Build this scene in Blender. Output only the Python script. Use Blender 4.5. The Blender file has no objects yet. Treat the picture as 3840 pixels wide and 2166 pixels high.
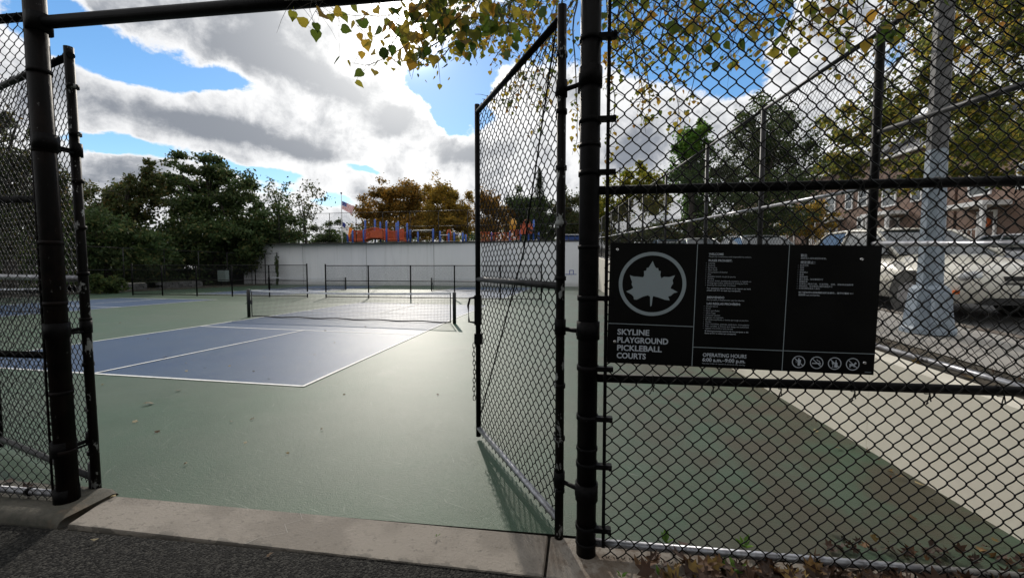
import bpy, math, random
import numpy as np
from mathutils import Vector, Matrix
random.seed(7); RN = np.random.default_rng(7)
S = bpy.context.scene
COL = S.collection

# ---------------------------------------------------------------- camera
CAM = np.array([9.6754, -5.1639, 1.6368]); YAW, PITCH, F = .1234, -.0522, 1519.9
cam = bpy.data.cameras.new('camera'); camo = bpy.data.objects.new('camera', cam); COL.objects.link(camo)
camo.location = CAM; camo.rotation_euler = (math.pi/2 + PITCH, 0, YAW)
cam.sensor_width = 36; cam.lens = F/3840*36; cam.clip_start = .05; cam.clip_end = 3000
S.camera = camo
FW = np.array([-math.sin(YAW)*math.cos(PITCH), math.cos(YAW)*math.cos(PITCH), math.sin(PITCH)])
RT = np.array([math.cos(YAW), math.sin(YAW), 0]); UP = np.cross(RT, FW)
def at(px, py, depth):                      # point seen at (px, py) of the 3840-wide photograph, this many metres ahead
    return CAM + depth*(FW + (px-1920)/F*RT + (1083-py)/F*UP)
DD = 3840/2576
def atd(x, y, depth): return at(x*DD, y*DD, depth)

# ---------------------------------------------------------------- light
SUN_AZ, SUN_EL = math.radians(-21.0), math.radians(30.0)
SD = Vector((math.sin(SUN_AZ)*math.cos(SUN_EL), math.cos(SUN_AZ)*math.cos(SUN_EL), math.sin(SUN_EL)))
sun = bpy.data.lights.new('sun', 'SUN'); sun.energy = 2.15; sun.angle = math.radians(.9); sun.color = (1, .93, .83)
suno = bpy.data.objects.new('sun', sun); COL.objects.link(suno)
suno.rotation_euler = SD.to_track_quat('Z', 'Y').to_euler(); suno.location = (0, 0, 60)
S.view_settings.view_transform = 'Standard'; S.view_settings.look = 'None'
S.view_settings.exposure = 0.12; S.view_settings.gamma = 1
try: S.view_settings.use_curve_mapping = False
except Exception: pass
S.cycles.max_bounces = 6; S.cycles.transparent_max_bounces = 12; S.cycles.diffuse_bounces = 3
S.cycles.use_denoising = True

class NT:                                   # short hand for wiring nodes
    def __init__(s, tree): s.t = tree; s.n = tree.nodes; s.l = tree.links
    def node(s, typ, **kw):
        n = s.n.new(typ)
        for k, v in kw.items(): setattr(n, k, v)
        return n
    def put(s, sock, v):
        if isinstance(v, bpy.types.NodeSocket): s.l.new(v, sock)
        elif v is not None: sock.default_value = v
    def m(s, op, a, b=None, c=None, clamp=False):
        n = s.node('ShaderNodeMath', operation=op); n.use_clamp = clamp
        s.put(n.inputs[0], a); s.put(n.inputs[1], b); s.put(n.inputs[2], c)
        return n.outputs[0]
    def noise(s, vec, scale, detail=4, rough=.5, out=0, dist=0.0):
        n = s.node('ShaderNodeTexNoise'); s.put(n.inputs['Vector'], vec)
        n.inputs['Scale'].default_value = scale; n.inputs['Detail'].default_value = detail
        n.inputs['Roughness'].default_value = rough; n.inputs['Distortion'].default_value = dist
        return n.outputs[out]
    def mapr(s, v, a, b, c=0.0, d=1.0, smooth=True):
        n = s.node('ShaderNodeMapRange'); n.interpolation_type = 'SMOOTHSTEP' if smooth else 'LINEAR'
        s.put(n.inputs[0], v)
        for i, x in enumerate((a, b, c, d)): s.put(n.inputs[1+i], x)
        return n.outputs[0]
    def mix(s, f, a, b):
        n = s.node('ShaderNodeMix', data_type='RGBA'); s.put(n.inputs[0], f)
        for i, v in ((6, a), (7, b)):
            if isinstance(v, tuple) and len(v) == 3: v = v + (1,)
            s.put(n.inputs[i], v)
        return n.outputs[2]
    def scale(s, vec, sc):
        n = s.node('ShaderNodeMapping'); s.put(n.inputs[0], vec); n.inputs['Scale'].default_value = sc
        return n.outputs[0]

# ---------------------------------------------------------------- sky
world = bpy.data.worlds.new('World'); S.world = world; world.use_nodes = True
w = NT(world.node_tree); w.n.clear()
sky = w.node('ShaderNodeTexSky', sky_type='NISHITA'); sky.sun_disc = False
sky.sun_elevation = SUN_EL; sky.sun_rotation = SUN_AZ; sky.air_density = 1.1; sky.dust_density = .08; sky.ozone_density = 2.6
tc = w.node('ShaderNodeTexCoord'); gen = tc.outputs['Generated']
sx = w.node('ShaderNodeSeparateXYZ'); w.put(sx.inputs[0], gen)
X, Y, Z = sx.outputs
zc = w.m('ADD', w.m('MAXIMUM', Z, 0.0), .16)
cb = w.node('ShaderNodeCombineXYZ'); w.put(cb.inputs[0], w.m('DIVIDE', X, zc)); w.put(cb.inputs[1], w.m('DIVIDE', Y, zc))
plane = cb.outputs[0]
warp = w.noise(plane, 1.6, 6, .62, out=1)
sub = w.node('ShaderNodeVectorMath', operation='SUBTRACT'); w.put(sub.inputs[0], warp); sub.inputs[1].default_value = (.5, .5, .5)
sub2 = w.node('ShaderNodeSeparateXYZ'); w.put(sub2.inputs[0], sub.outputs[0])
az = w.m('MULTIPLY', w.m('ARCTAN2', X, Y), 57.2958)
el = w.m('MULTIPLY', w.m('ARCSINE', Z), 57.2958)
azw = w.m('ADD', az, w.m('MULTIPLY', sub2.outputs[0], 8.0)); elw = w.m('ADD', el, w.m('MULTIPLY', sub2.outputs[1], 4.5))
# openings in the cloud cover and cloud bodies: azimuth, elevation, half widths, tilt (degrees), weight
HOLES = [(-49.5, 20.0, 6.5, 1.7, 0, -1.1), (-53.6, 21.9, 3.2, 1.8, 0, -.8), (-42.6, 20.1, 2.6, .8, 5, -.6), (-51.2, 12.2, 4.6, 1.5, -4, -1.1), (-38.3, 10.9, 4.2, .9, -4, -.9),
          (-17.6, 24.4, 3.0, 3.2, 20, -1.2), (-15.9, 19.8, 2.0, 2.2, 0, -1.1), (-12.5, 23, 3.2, 4.0, 0, -1.0), (-25.8, 13.0, 2.6, .8, 0, -.8), (-31, 8.6, 3, .8, 0, -.7), (-8, 29, 6, 4.0, 0, -.8), (1, 29, 6, 4, 0, -.9),
          (14.5, 27.2, 8.5, 3.8, -12, -1.3), (19.5, 23.6, 4.5, 2.6, -20, -1.0), (24, 27, 3, 2.0, 0, -.5), (-75, 22, 8, 5, 0, -.5), (62, 30, 9, 5, 0, -.5),
          (-36, 25.5, 12, 4, -6, .8), (-42, 15.8, 12, 2.6, -3, .8), (-22.5, 18.6, 4.6, 3.4, 0, .8), (-15, 15.4, 6, 2.0, 0, .7), (3, 17, 9, 5, 0, .7), (-23, 29.5, 4, 4, 0, .6), (28.5, 23.5, 3, 4, 0, .6), (-50.5, 9.2, 4, 1.4, 0, .7), (-56, 16, 4, 2, 0, .5)]
GREYS = [(-37.5, 23.4, 10, 2.2, -7, .95), (-36.5, 27.5, 9, 2.8, 0, .75), (-29, 21.8, 4, 2.0, -20, .6), (-45, 16.1, 10, 1.5, -2, .95), (-34, 14.6, 6, 1.1, -8, .8), (-22.4, 19.0, 3.0, 1.7, 0, 1.1), (-14.6, 15.8, 3.6, 1.5, 0, .8), (-51, 9.7, 2.6, .9, 0, .8),
         (-8, 16, 5, 2, 0, .5), (9, 15.5, 5, 2.6, 0, .7), (-24, 9.5, 4, 1.2, 0, .6)]
def field(shapes, A_, E_):
    tot = None
    for a, e, sa, se, rot, wt in shapes:
        r = math.radians(rot); dx = w.m('SUBTRACT', A_, a); dy = w.m('SUBTRACT', E_, e)
        u = w.m('DIVIDE', w.m('ADD', w.m('MULTIPLY', dx, math.cos(r)), w.m('MULTIPLY', dy, math.sin(r))), sa)
        v = w.m('DIVIDE', w.m('SUBTRACT', w.m('MULTIPLY', dy, math.cos(r)), w.m('MULTIPLY', dx, math.sin(r))), se)
        g = w.m('MULTIPLY', w.m('EXPONENT', w.m('MULTIPLY', w.m('ADD', w.m('MULTIPLY', u, u), w.m('MULTIPLY', v, v)), -1.0)), wt)
        tot = g if tot is None else w.m('ADD', tot, g)
    return tot
bias = field(HOLES, azw, elw)
base = w.noise(plane, 1.1, 9, .60, dist=.3)
fine = w.noise(gen, 16.0, 10, .64, dist=.25)
dens = w.m('ADD', w.m('ADD', w.m('MULTIPLY', w.m('SUBTRACT', base, .5), 1.5), w.m('MULTIPLY', w.m('SUBTRACT', fine, .5), 1.25)), w.m('ADD', bias, .36))
cover = w.mapr(dens, -.10, .16)
big = w.noise(gen, 7.0, 9, .58, dist=.35)
thick = w.m('ADD', w.m('ADD', field(GREYS, azw, elw), w.m('MULTIPLY', w.m('SUBTRACT', big, .5), 2.3)), w.m('MULTIPLY', w.m('SUBTRACT', fine, .5), 1.7))
thick = w.m('MULTIPLY', w.mapr(thick, -.30, .80), w.mapr(dens, .04, .40))
dp = w.node('ShaderNodeVectorMath', operation='DOT_PRODUCT'); w.put(dp.inputs[0], gen); dp.inputs[1].default_value = tuple(SD)
glow = w.m('POWER', w.m('MAXIMUM', dp.outputs['Value'], 0.0), 34.0)
glow2 = w.m('POWER', w.m('MAXIMUM', dp.outputs['Value'], 0.0), 700.0)
cloud = w.mix(thick, (9.4, 9.45, 9.55), (2.7, 2.95, 3.4))
lowh = w.mapr(el, 0.0, 14.0)
skyc = w.node('ShaderNodeHueSaturation'); w.put(skyc.inputs['Color'], sky.outputs[0]); skyc.inputs['Saturation'].default_value = 1.22; skyc.inputs['Value'].default_value = 1.35
col = w.mix(cover, skyc.outputs[0], cloud)
gm = w.node('ShaderNodeVectorMath', operation='SCALE'); gm.inputs[0].default_value = (1, .97, .9)
w.put(gm.inputs['Scale'], w.m('ADD', w.m('MULTIPLY', w.m('MULTIPLY', glow, w.m('ADD', w.m('MULTIPLY', cover, .85), .15)), 7.5), w.m('MULTIPLY', glow2, 60.0)))
ad = w.node('ShaderNodeVectorMath', operation='ADD'); w.put(ad.inputs[0], col); w.put(ad.inputs[1], gm.outputs[0])
bg = w.node('ShaderNodeBackground'); w.put(bg.inputs[0], ad.outputs[0]); bg.inputs[1].default_value = .095
wo = w.node('ShaderNodeOutputWorld'); w.l.new(bg.outputs[0], wo.inputs[0])

# ---------------------------------------------------------------- materials
MATS = {}
def pm(name, c1, c2=None, scale=3.0, rough=.6, metal=0.0, bump=0.0, bscale=60.0, lo=.4, hi=.6, stretch=(1, 1, 1), c3=None, s3=None, lo3=.55, hi3=.62,
       rough2=None, trans=None, spec=.5, coat=0.0, island=False, obj_rand=False, ramp=None, brick=None):
    m = bpy.data.materials.new(name); m.use_nodes = True; n = NT(m.node_tree); b = n.n['Principled BSDF']; out = n.n['Material Output']
    t = n.node('ShaderNodeTexCoord').outputs['Object']
    vec = n.scale(t, stretch) if stretch != (1, 1, 1) else t
    col = c1 + (1,) if len(c1) == 3 else c1
    f = None
    if c2:
        f = n.mapr(n.noise(vec, scale, 7, .6), lo, hi); col = n.mix(f, c1, c2)
    if c3:
        f3 = n.mapr(n.noise(vec, s3 or scale*4, 6, .65), lo3, hi3); col = n.mix(f3, col, c3)
    if ramp:
        src = n.node('ShaderNodeNewGeometry').outputs['Random Per Island'] if island else n.node('ShaderNodeObjectInfo').outputs['Random']
        cr = n.node('ShaderNodeValToRGB'); n.put(cr.inputs[0], src); el_ = cr.color_ramp.elements
        while len(el_) < len(ramp): el_.new(.5)
        for e_, (p_, c_) in zip(el_, ramp): e_.position = p_; e_.color = c_ + (1,)
        col = cr.outputs[0]
        if c2: col = n.mix(n.m('MULTIPLY', f, .55), col, c2)
    if brick:
        bt = n.node('ShaderNodeTexBrick'); n.put(bt.inputs['Vector'], n.scale(t, (1, 1, 1))); bt.inputs['Scale'].default_value = 1
        bt.inputs['Color1'].default_value = brick[0] + (1,); bt.inputs['Color2'].default_value = brick[1] + (1,); bt.inputs['Mortar'].default_value = brick[2] + (1,)
        bt.inputs['Brick Width'].default_value = .22; bt.inputs['Row Height'].default_value = .075; bt.inputs['Mortar Size'].default_value = .01
        sp = n.node('ShaderNodeSeparateXYZ'); n.put(sp.inputs[0], t); cbn = n.node('ShaderNodeCombineXYZ')
        n.put(cbn.inputs[0], n.m('ADD', sp.outputs[0], sp.outputs[1])); n.put(cbn.inputs[1], sp.outputs[2]); n.put(bt.inputs['Vector'], cbn.outputs[0])
        col = bt.outputs[0]
        if c2: col = n.mix(n.m('MULTIPLY', f, .5), col, c2)
    n.put(b.inputs['Base Color'], col)
    if rough2 is not None and f is not None: n.put(b.inputs['Roughness'], n.mapr(f, 0, 1, rough, rough2, smooth=False))
    else: b.inputs['Roughness'].default_value = rough
    b.inputs['Metallic'].default_value = metal; b.inputs['Specular IOR Level'].default_value = spec; b.inputs['Coat Weight'].default_value = coat
    if bump:
        bn = n.node('ShaderNodeBump'); bn.inputs['Strength'].default_value = 1; bn.inputs['Distance'].default_value = bump
        n.put(bn.inputs['Height'], n.noise(vec, bscale, 5, .6)); n.put(b.inputs['Normal'], bn.outputs[0])
    if trans:
        tr = n.node('ShaderNodeBsdfTranslucent'); n.put(tr.inputs[0], col)
        mx = n.node('ShaderNodeMixShader'); mx.inputs[0].default_value = trans
        n.l.new(b.outputs[0], mx.inputs[1]); n.l.new(tr.outputs[0], mx.inputs[2]); n.l.new(mx.outputs[0], out.inputs[0])
    MATS[name] = m; return m

blackpaint = pm('black_paint', (.0022, .0022, .0026), (.0055, .005, .0055), 9, .5, bump=.0012, bscale=70, c3=(.05, .053, .058), s3=30, lo3=.70, hi3=.74, spec=.07)
wornpaint = pm('worn_black_paint', (.003, .0028, .0028), (.008, .0065, .006), 9, .5, bump=.0012, bscale=60, c3=(.24, .25, .25), s3=17, lo3=.575, hi3=.60, stretch=(1, 1, .5), spec=.08)
postpaint = pm('old_brown_black_paint', (.0028, .0024, .0024), (.008, .0055, .005), 7, .5, bump=.0015, bscale=50, c3=(.08, .08, .08), s3=34, lo3=.66, hi3=.70, stretch=(1, 1, .6), spec=.07)
wire = pm('black_vinyl_wire', (.0025, .0028, .0028), None, rough=.42, spec=.14)
wireold = pm('old_dark_wire', (.022, .022, .023), None, rough=.4, metal=.5)
wirefar = pm('dark_fence_wire', (.009, .010, .010), None, rough=.75, spec=.12)
galv = pm('galvanised_steel', (.36, .37, .40), (.22, .22, .24), 20, .38, metal=.75, c3=(.02, .02, .02), s3=11, lo3=.60, hi3=.63)
galvd = pm('dull_dark_steel', (.035, .035, .038), (.018, .018, .019), 8, .5, metal=.3, spec=.25)
steel = pm('bright_steel', (.6, .6, .62), None, rough=.25, metal=1)
concrete = pm('pale_concrete', (.245, .218, .186), (.185, .163, .138), 2.2, .85, bump=.005, bscale=70, c3=(.135, .12, .10), s3=24, lo3=.54, hi3=.72)
def thresholdmat():                              # the strip is stained dark along its outer edge
    n = NT(concrete.node_tree); b = n.n['Principled BSDF']; src = b.inputs['Base Color'].links[0].from_socket
    t = n.node('ShaderNodeTexCoord').outputs['Object']; sp = n.node('ShaderNodeSeparateXYZ'); n.put(sp.inputs[0], t)
    yy = n.m('ADD', sp.outputs[1], n.m('MULTIPLY', n.m('SUBTRACT', sp.outputs[0], 6.5), .024))
    edge = n.mapr(yy, -3.035, -2.955, 1.0, 0.0); bl = n.mapr(n.m('ADD', n.noise(n.scale(t, (.6, 1, 1)), 13, 5, .6), n.m('MULTIPLY', edge, .14)), .60, .64)
    rust = n.mapr(sp.outputs[0], 9.45, 9.75)
    c_ = n.mix(n.m('MULTIPLY', n.m('MULTIPLY', edge, bl), .75), src, (.085, .078, .066)); c_ = n.mix(n.m('MULTIPLY', n.m('MULTIPLY', rust, n.mapr(n.noise(t, 6, 6, .65), .4, .6)), .7), c_, (.10, .065, .04)); n.put(b.inputs['Base Color'], c_)
thresholdmat()
concdark = pm('grimy_concrete', (.085, .078, .062), (.045, .044, .034), 6, .85, bump=.006, bscale=40, c3=(.13, .10, .07), s3=3, lo3=.55, hi3=.7)
creamwall = pm('cream_painted_concrete', (.74, .70, .60), (.67, .63, .54), 1.3, .75, bump=.002, bscale=30, c3=(.56, .52, .44), s3=12, lo3=.68, hi3=.76)
whitewall = pm('white_painted_wall', (.70, .71, .73), (.655, .67, .695), .5, .7, c3=(.60, .61, .63), s3=2, stretch=(1, 1, .3), lo3=.6, hi3=.8)
gwhite = pm('court_line_white', (.78, .78, .76), (.66, .66, .64), 12, .6)
blackboard = pm('black_sign_plate', (.0022, .0023, .0025), (.0036, .0038, .004), 2, .34, spec=.10, rough2=.42)
signgrey = pm('sign_grey_print', (.24, .29, .32), None, rough=.45)
signtext = pm('sign_text_print', (.40, .44, .50), None, rough=.45)
darkgap = pm('dark_soil_gap', (.02, .018, .015), (.035, .03, .02), 30, .95)
netblack = pm('black_net_cord', (.012, .012, .013), None, rough=.7)
nettape = pm('white_net_tape', (.64, .66, .69), (.5, .52, .55), 8, .7)
postmat = pm('black_post', (.01, .01, .011), (.016, .016, .017), 6, .35)
bark = pm('bark', (.055, .045, .036), (.025, .02, .017), 14, .9, bump=.02, bscale=18, stretch=(1, 1, .3))
twigm = pm('twig_bark', (.035, .026, .02), None, rough=.8)
dirt = pm('dirt', (.10, .08, .055), (.055, .045, .03), 3, .95, bump=.02, bscale=20)
lawn = pm('rough_grass_ground', (.05, .075, .03), (.08, .07, .035), 1.2, .95, bump=.03, bscale=9)
asphaltst = pm('street_asphalt', (.055, .055, .057), (.075, .073, .07), 1.5, .85, bump=.003, bscale=90)
sidewalkm = pm('sidewalk_concrete', (.38, .355, .32), (.30, .28, .25), 1.2, .85, bump=.003, bscale=40, c3=(.16, .15, .13), s3=3, lo3=.6, hi3=.75)

def leafmat(name, ramp, trans=.45, dark=None):
    return pm(name, (.1, .1, .1), dark, .35, .55, island=True, ramp=ramp, trans=trans, spec=.25, lo=.4, hi=.65)
LG = leafmat('dark_green_leaves', [(0, (0.044, 0.082, 0.029)), (.5, (0.072, 0.119, 0.041)), (.85, (0.112, 0.154, 0.052)), (1, (0.204, 0.174, 0.061))], 0.45, (.04, .05, .02))
LG2 = leafmat('mixed_autumn_leaves', [(0, (.045, .07, .024)), (.5, (.075, .10, .032)), (.85, (.12, .115, .038)), (1, (.2, .12, .04))], 0.5, (.045, .05, .018))
LS = leafmat('street_green_leaves', [(0, (.05, .085, .03)), (.5, (.075, .12, .04)), (.85, (.11, .14, .045)), (1, (.2, .19, .06))], .58, (.055, .075, .03))
LO = leafmat('orange_brown_leaves', [(0, (0.116, 0.104, 0.033)), (.35, (0.274, 0.168, 0.038)), (.7, (0.441, 0.232, 0.042)), (1, (0.547, 0.294, 0.046))], 0.58, (.055, .055, .016))
LOY = leafmat('golden_leaves', [(0, (0.151, 0.133, 0.031)), (.4, (0.322, 0.217, 0.038)), (.8, (0.511, 0.322, 0.048)), (1, (0.624, 0.378, 0.048))], 0.6, (.09, .075, .016))
LY = leafmat('yellow_green_leaves', [(0, (0.110, 0.154, 0.022)), (.4, (0.220, 0.231, 0.033)), (1, (0.462, 0.374, 0.033))], 0.6, (.1, .13, .02))
LB = leafmat('bright_green_leaves', [(0, (0.070, 0.158, 0.026)), (.5, (0.105, 0.228, 0.035)), (1, (0.211, 0.298, 0.053))], 0.6, (.035, .07, .015))
LR = leafmat('olive_street_leaves', [(0, (0.087, 0.123, 0.035)), (.5, (0.197, 0.235, 0.049)), (.8, (0.468, 0.419, 0.074)), (1, (0.650, 0.419, 0.074))], 0.6, (.05, .06, .018))
LN = pm('linden_leaf', (.1, .1, .1), (.14, .16, .02), 30, .5, ramp=[(0, (.035, .07, .012)), (.35, (.09, .125, .018)), (.55, (.26, .24, .03)), (.8, (.38, .27, .035)), (1, (.34, .17, .03))], trans=.64, lo=.5, hi=.8)
LNS = leafmat('linden_leaf_mass', [(0, (.05, .09, .016)), (.3, (.15, .17, .025)), (.5, (.34, .28, .035)), (.8, (.42, .28, .035)), (1, (.30, .14, .035))], .62)
LF = pm('fallen_leaf_litter', (.1, .1, .1), (.05, .03, .02), 20, .75, island=True, ramp=[(0, (.028, .014, .009)), (.4, (.055, .026, .014)), (.7, (.09, .042, .018)), (.9, (.17, .085, .025)), (1, (.26, .18, .04))], trans=.15)
FL = pm('single_fallen_leaf', (.1, .1, .1), None, rough=.75, ramp=[(0, (.10, .06, .03)), (.4, (.22, .17, .07)), (.7, (.38, .30, .15)), (1, (.5, .42, .28))], trans=.15)
weedm = leafmat('weed_leaves', [(0, (.06, .14, .02)), (1, (.14, .26, .04))], .4)

# ground coats: worn acrylic with scuffs and damp stains
def courtmat(name, c, worn, deep, rough):
    m = bpy.data.materials.new(name); m.use_nodes = True; n = NT(m.node_tree); b = n.n['Principled BSDF']
    t = n.node('ShaderNodeTexCoord').outputs['Object']
    a = n.mapr(n.noise(t, .38, 6, .62), .38, .62)
    b1 = n.mapr(n.noise(t, 1.9, 8, .68), .42, .66)
    sc = n.mapr(n.noise(n.scale(t, (3.2, 10, 1)), 3.0, 7, .72, dist=.6), .62, .78)
    scr = n.mapr(n.noise(n.scale(t, (9, 2.6, 1)), 2.4, 6, .7, dist=1.2), .66, .80)
    col = n.mix(n.m('MULTIPLY', a, .7), c, worn); col = n.mix(n.m('MULTIPLY', b1, .38), col, deep)
    gr = n.noise(t, 260, 3, .75); col = n.mix(n.mapr(gr, .35, .75, 0.0, .45), col, deep); gr2 = n.noise(n.scale(t, (6, 14, 1)), 4.0, 8, .78); col = n.mix(n.mapr(gr2, .45, .75, 0.0, .30), col, worn)
    col = n.mix(n.m('MULTIPLY', n.m('MAXIMUM', sc, scr), .40), col, (.42, .43, .41))
    for ang, sc_ in ((.35, (1.6, 46, 1)), (-.5, (40, 1.9, 1)), (1.1, (2.2, 60, 1))):
        mp = n.node('ShaderNodeMapping'); n.put(mp.inputs[0], t); mp.inputs['Rotation'].default_value = (0, 0, ang)
        th_ = n.mapr(n.noise(n.scale(mp.outputs[0], sc_), 1.0, 3, .7, dist=.5), .655, .72); pt = n.mapr(n.noise(t, 1.4+ang, 4, .6), .42, .60)
        col = n.mix(n.m('MULTIPLY', n.m('MULTIPLY', th_, pt), .42), col, (.36, .38, .34))
    sp = n.mapr(n.noise(t, 75, 3, .7), .66, .74)
    col = n.mix(n.m('MULTIPLY', sp, .35), col, (.42, .42, .39))
    wsh = n.mapr(n.noise(t, .9, 7, .7, dist=1.0), .50, .66); col = n.mix(n.m('MULTIPLY', wsh, .35), col, worn)
    st = n.mapr(n.noise(t, .75, 5, .55), .60, .72)
    sepx = n.node('ShaderNodeSeparateXYZ'); n.put(sepx.inputs[0], t)
    side = n.mapr(sepx.outputs[0], 8.6, 11.6)               # leaf mould stains gather along the retaining wall
    col = n.mix(n.m('MULTIPLY', n.m('MULTIPLY', side, n.mapr(n.noise(t, 1.3, 6, .65), .36, .58)), .88), col, (.062, .052, .034))
    n.put(b.inputs['Base Color'], col)
    r = n.m('SUBTRACT', n.m('ADD', rough, n.m('MULTIPLY', gr2, .16)), n.m('MULTIPLY', st, .05)); n.put(b.inputs['Roughness'], r)
    b.inputs['Specular IOR Level'].default_value = .27
    bn = n.node('ShaderNodeBump'); bn.inputs['Strength'].default_value = 1; bn.inputs['Distance'].default_value = .0026
    n.put(bn.inputs['Height'], n.m('ADD', n.noise(t, 130, 3, .6), n.m('MULTIPLY', gr2, 1.5))); n.put(b.inputs['Normal'], bn.outputs[0])
    return m
greenc = courtmat('green_acrylic', (.047, .094, .055), (.076, .104, .073), (.028, .060, .032), .37)
bluec = courtmat('blue_acrylic', (.027, .066, .145), (.060, .098, .155), (.019, .048, .112), .33)

def asphaltm():
    m = bpy.data.materials.new('path_asphalt'); m.use_nodes = True; n = NT(m.node_tree); b = n.n['Principled BSDF']
    t = n.node('ShaderNodeTexCoord').outputs['Object']
    vo = n.node('ShaderNodeTexVoronoi'); n.put(vo.inputs['Vector'], t); vo.inputs['Scale'].default_value = 95
    sepc = n.node('ShaderNodeSeparateColor'); n.put(sepc.inputs[0], vo.outputs['Color'])
    f = n.mapr(sepc.outputs[0], .35, 1.0)
    f2 = n.mapr(n.noise(t, 1.5, 5, .6), .35, .65)
    col = n.mix(f, (.004, .004, .004), (.050, .048, .043)); col = n.mix(n.m('MULTIPLY', f2, .45), col, (.015, .0145, .0125))
    n.put(b.inputs['Base Color'], col); b.inputs['Roughness'].default_value = .85; b.inputs['Specular IOR Level'].default_value = .15
    bn = n.node('ShaderNodeBump'); bn.inputs['Strength'].default_value = 1; bn.inputs['Distance'].default_value = .006
    n.put(bn.inputs['Height'], n.m('SUBTRACT', 1.0, vo.outputs['Distance'])); n.put(b.inputs['Normal'], bn.outputs[0])
    return m
asphaltp = asphaltm()

# ---------------------------------------------------------------- mesh helpers
class MB:
    def __init__(s): s.v = []; s.f = []; s.n = 0; s.sm = []
    def add(s, v, f, smooth=False):
        v = np.asarray(v, float).reshape(-1, 3); s.v.append(v)
        s.f += [tuple(int(i)+s.n for i in q) for q in f]; s.sm += [smooth]*len(f); s.n += len(v); return s
    def box(s, a, b, M=None):
        a = np.minimum(a, b); b = np.maximum(np.asarray(a), b) if False else b
        x0, y0, z0 = a; x1, y1, z1 = b
        v = np.array([(x0,y0,z0),(x1,y0,z0),(x1,y1,z0),(x0,y1,z0),(x0,y0,z1),(x1,y0,z1),(x1,y1,z1),(x0,y1,z1)], float)
        if M is not None: v = np.array([M @ Vector(p) for p in v])
        return s.add(v, [(0,3,2,1),(4,5,6,7),(0,1,5,4),(1,2,6,5),(2,3,7,6),(3,0,4,7)])
    def tube(s, pts, r, sides=10, caps=True):
        P = np.asarray(pts, float); k = len(P); R = np.full(k, r) if np.isscalar(r) else np.asarray(r, float)
        T = np.gradient(P, axis=0) if k > 2 else np.repeat([P[1]-P[0]], 2, 0)
        T /= np.linalg.norm(T, axis=1)[:, None] + 1e-12
        a = np.array([0, 0, 1.]) if abs(T[0][2]) < .9 else np.array([1., 0, 0])
        n1 = np.cross(T, a); n1 /= np.linalg.norm(n1, axis=1)[:, None] + 1e-9; n2 = np.cross(T, n1)
        th = np.arange(sides)*2*math.pi/sides
        V = P[:, None] + R[:, None, None]*(np.cos(th)[None, :, None]*n1[:, None] + np.sin(th)[None, :, None]*n2[:, None])
        f = [(i*sides+j, i*sides+(j+1) % sides, (i+1)*sides+(j+1) % sides, (i+1)*sides+j) for i in range(k-1) for j in range(sides)]
        s.add(V, f, True)
        if caps:
            b0 = s.n - k*sides
            s.f += [tuple(b0+j for j in range(sides))[::-1], tuple(b0+(k-1)*sides+j for j in range(sides))]; s.sm += [False, False]
        return s
    def prism(s, poly, z0, z1):                # closed polygon in xy, extruded
        k = len(poly); v = [(x, y, z0) for x, y in poly] + [(x, y, z1) for x, y in poly]
        return s.add(v, [tuple(range(k))[::-1], tuple(range(k, 2*k))] + [(i, (i+1) % k, k+(i+1) % k, k+i) for i in range(k)])
    def quad(s, *p): return s.add(p, [tuple(range(len(p)))])
    def ball(s, c, r, sq=(1, 1, 1), nu=8, nv=6):
        v = []; 
        for i in range(nv+1):
            ph = math.pi*i/nv
            for j in range(nu):
                t = 2*math.pi*j/nu; v.append((c[0]+r*sq[0]*math.sin(ph)*math.cos(t), c[1]+r*sq[1]*math.sin(ph)*math.sin(t), c[2]+r*sq[2]*math.cos(ph)))
        return s.add(v, [(i*nu+j, (i+1)*nu+j, (i+1)*nu+(j+1) % nu, i*nu+(j+1) % nu) for i in range(nv) for j in range(nu)], True)
    def mesh(s, name, mat, off=(0, 0, 0)):
        me = bpy.data.meshes.new(name); V = np.concatenate(s.v) - np.asarray(off, float)
        me.from_pydata(V.tolist(), [], s.f); me.polygons.foreach_set('use_smooth', s.sm); me.materials.append(mat); me.update(); return me
def fastmesh(name, V, Fq, mat, smooth=False, off=(0, 0, 0)):
    me = bpy.data.meshes.new(name); V = (np.asarray(V, np.float32).reshape(-1, 3) - np.asarray(off, np.float32)); Fq = np.asarray(Fq, np.int32); k = Fq.shape[1]
    me.vertices.add(len(V)); me.vertices.foreach_set('co', V.ravel())
    me.loops.add(Fq.size); me.loops.foreach_set('vertex_index', Fq.ravel())
    me.polygons.add(len(Fq)); me.polygons.foreach_set('loop_start', np.arange(0, Fq.size, k, dtype=np.int32))
    me.polygons.foreach_set('use_smooth', np.full(len(Fq), smooth)); me.materials.append(mat); me.update(calc_edges=True); return me
def link(name, data, parent=None, loc=None):
    o = bpy.data.objects.new(name, data); COL.objects.link(o)
    if parent: o.parent = parent
    if loc is not None: o.location = loc
    return o
def thing(name, label, cat, loc=(0, 0, 0), group=None, rz=0):
    o = bpy.data.objects.new(name, None); COL.objects.link(o); o.empty_display_size = .2
    o.location = tuple(float(c) for c in loc); o.rotation_euler.z = rz; o['label'] = label; o['category'] = cat
    if group: o['group'] = group
    return o
def part(name, mb, mat, root, world=True):
    return link(name, mb.mesh(name, mat, root.location if world else (0, 0, 0)), root)
def solo(name, mb, mat, label, cat, loc=(0, 0, 0), group=None):
    o = link(name, mb.mesh(name, mat, loc), None, loc); o['label'] = label; o['category'] = cat
    if group: o['group'] = group
    return o
def struct(name, mb, mat, parent=None):
    o = link(name, mb.mesh(name, mat), parent)
    if not parent: o['kind'] = 'structure'
    return o
def stuff(o): o['kind'] = 'stuff'; return o

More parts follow.
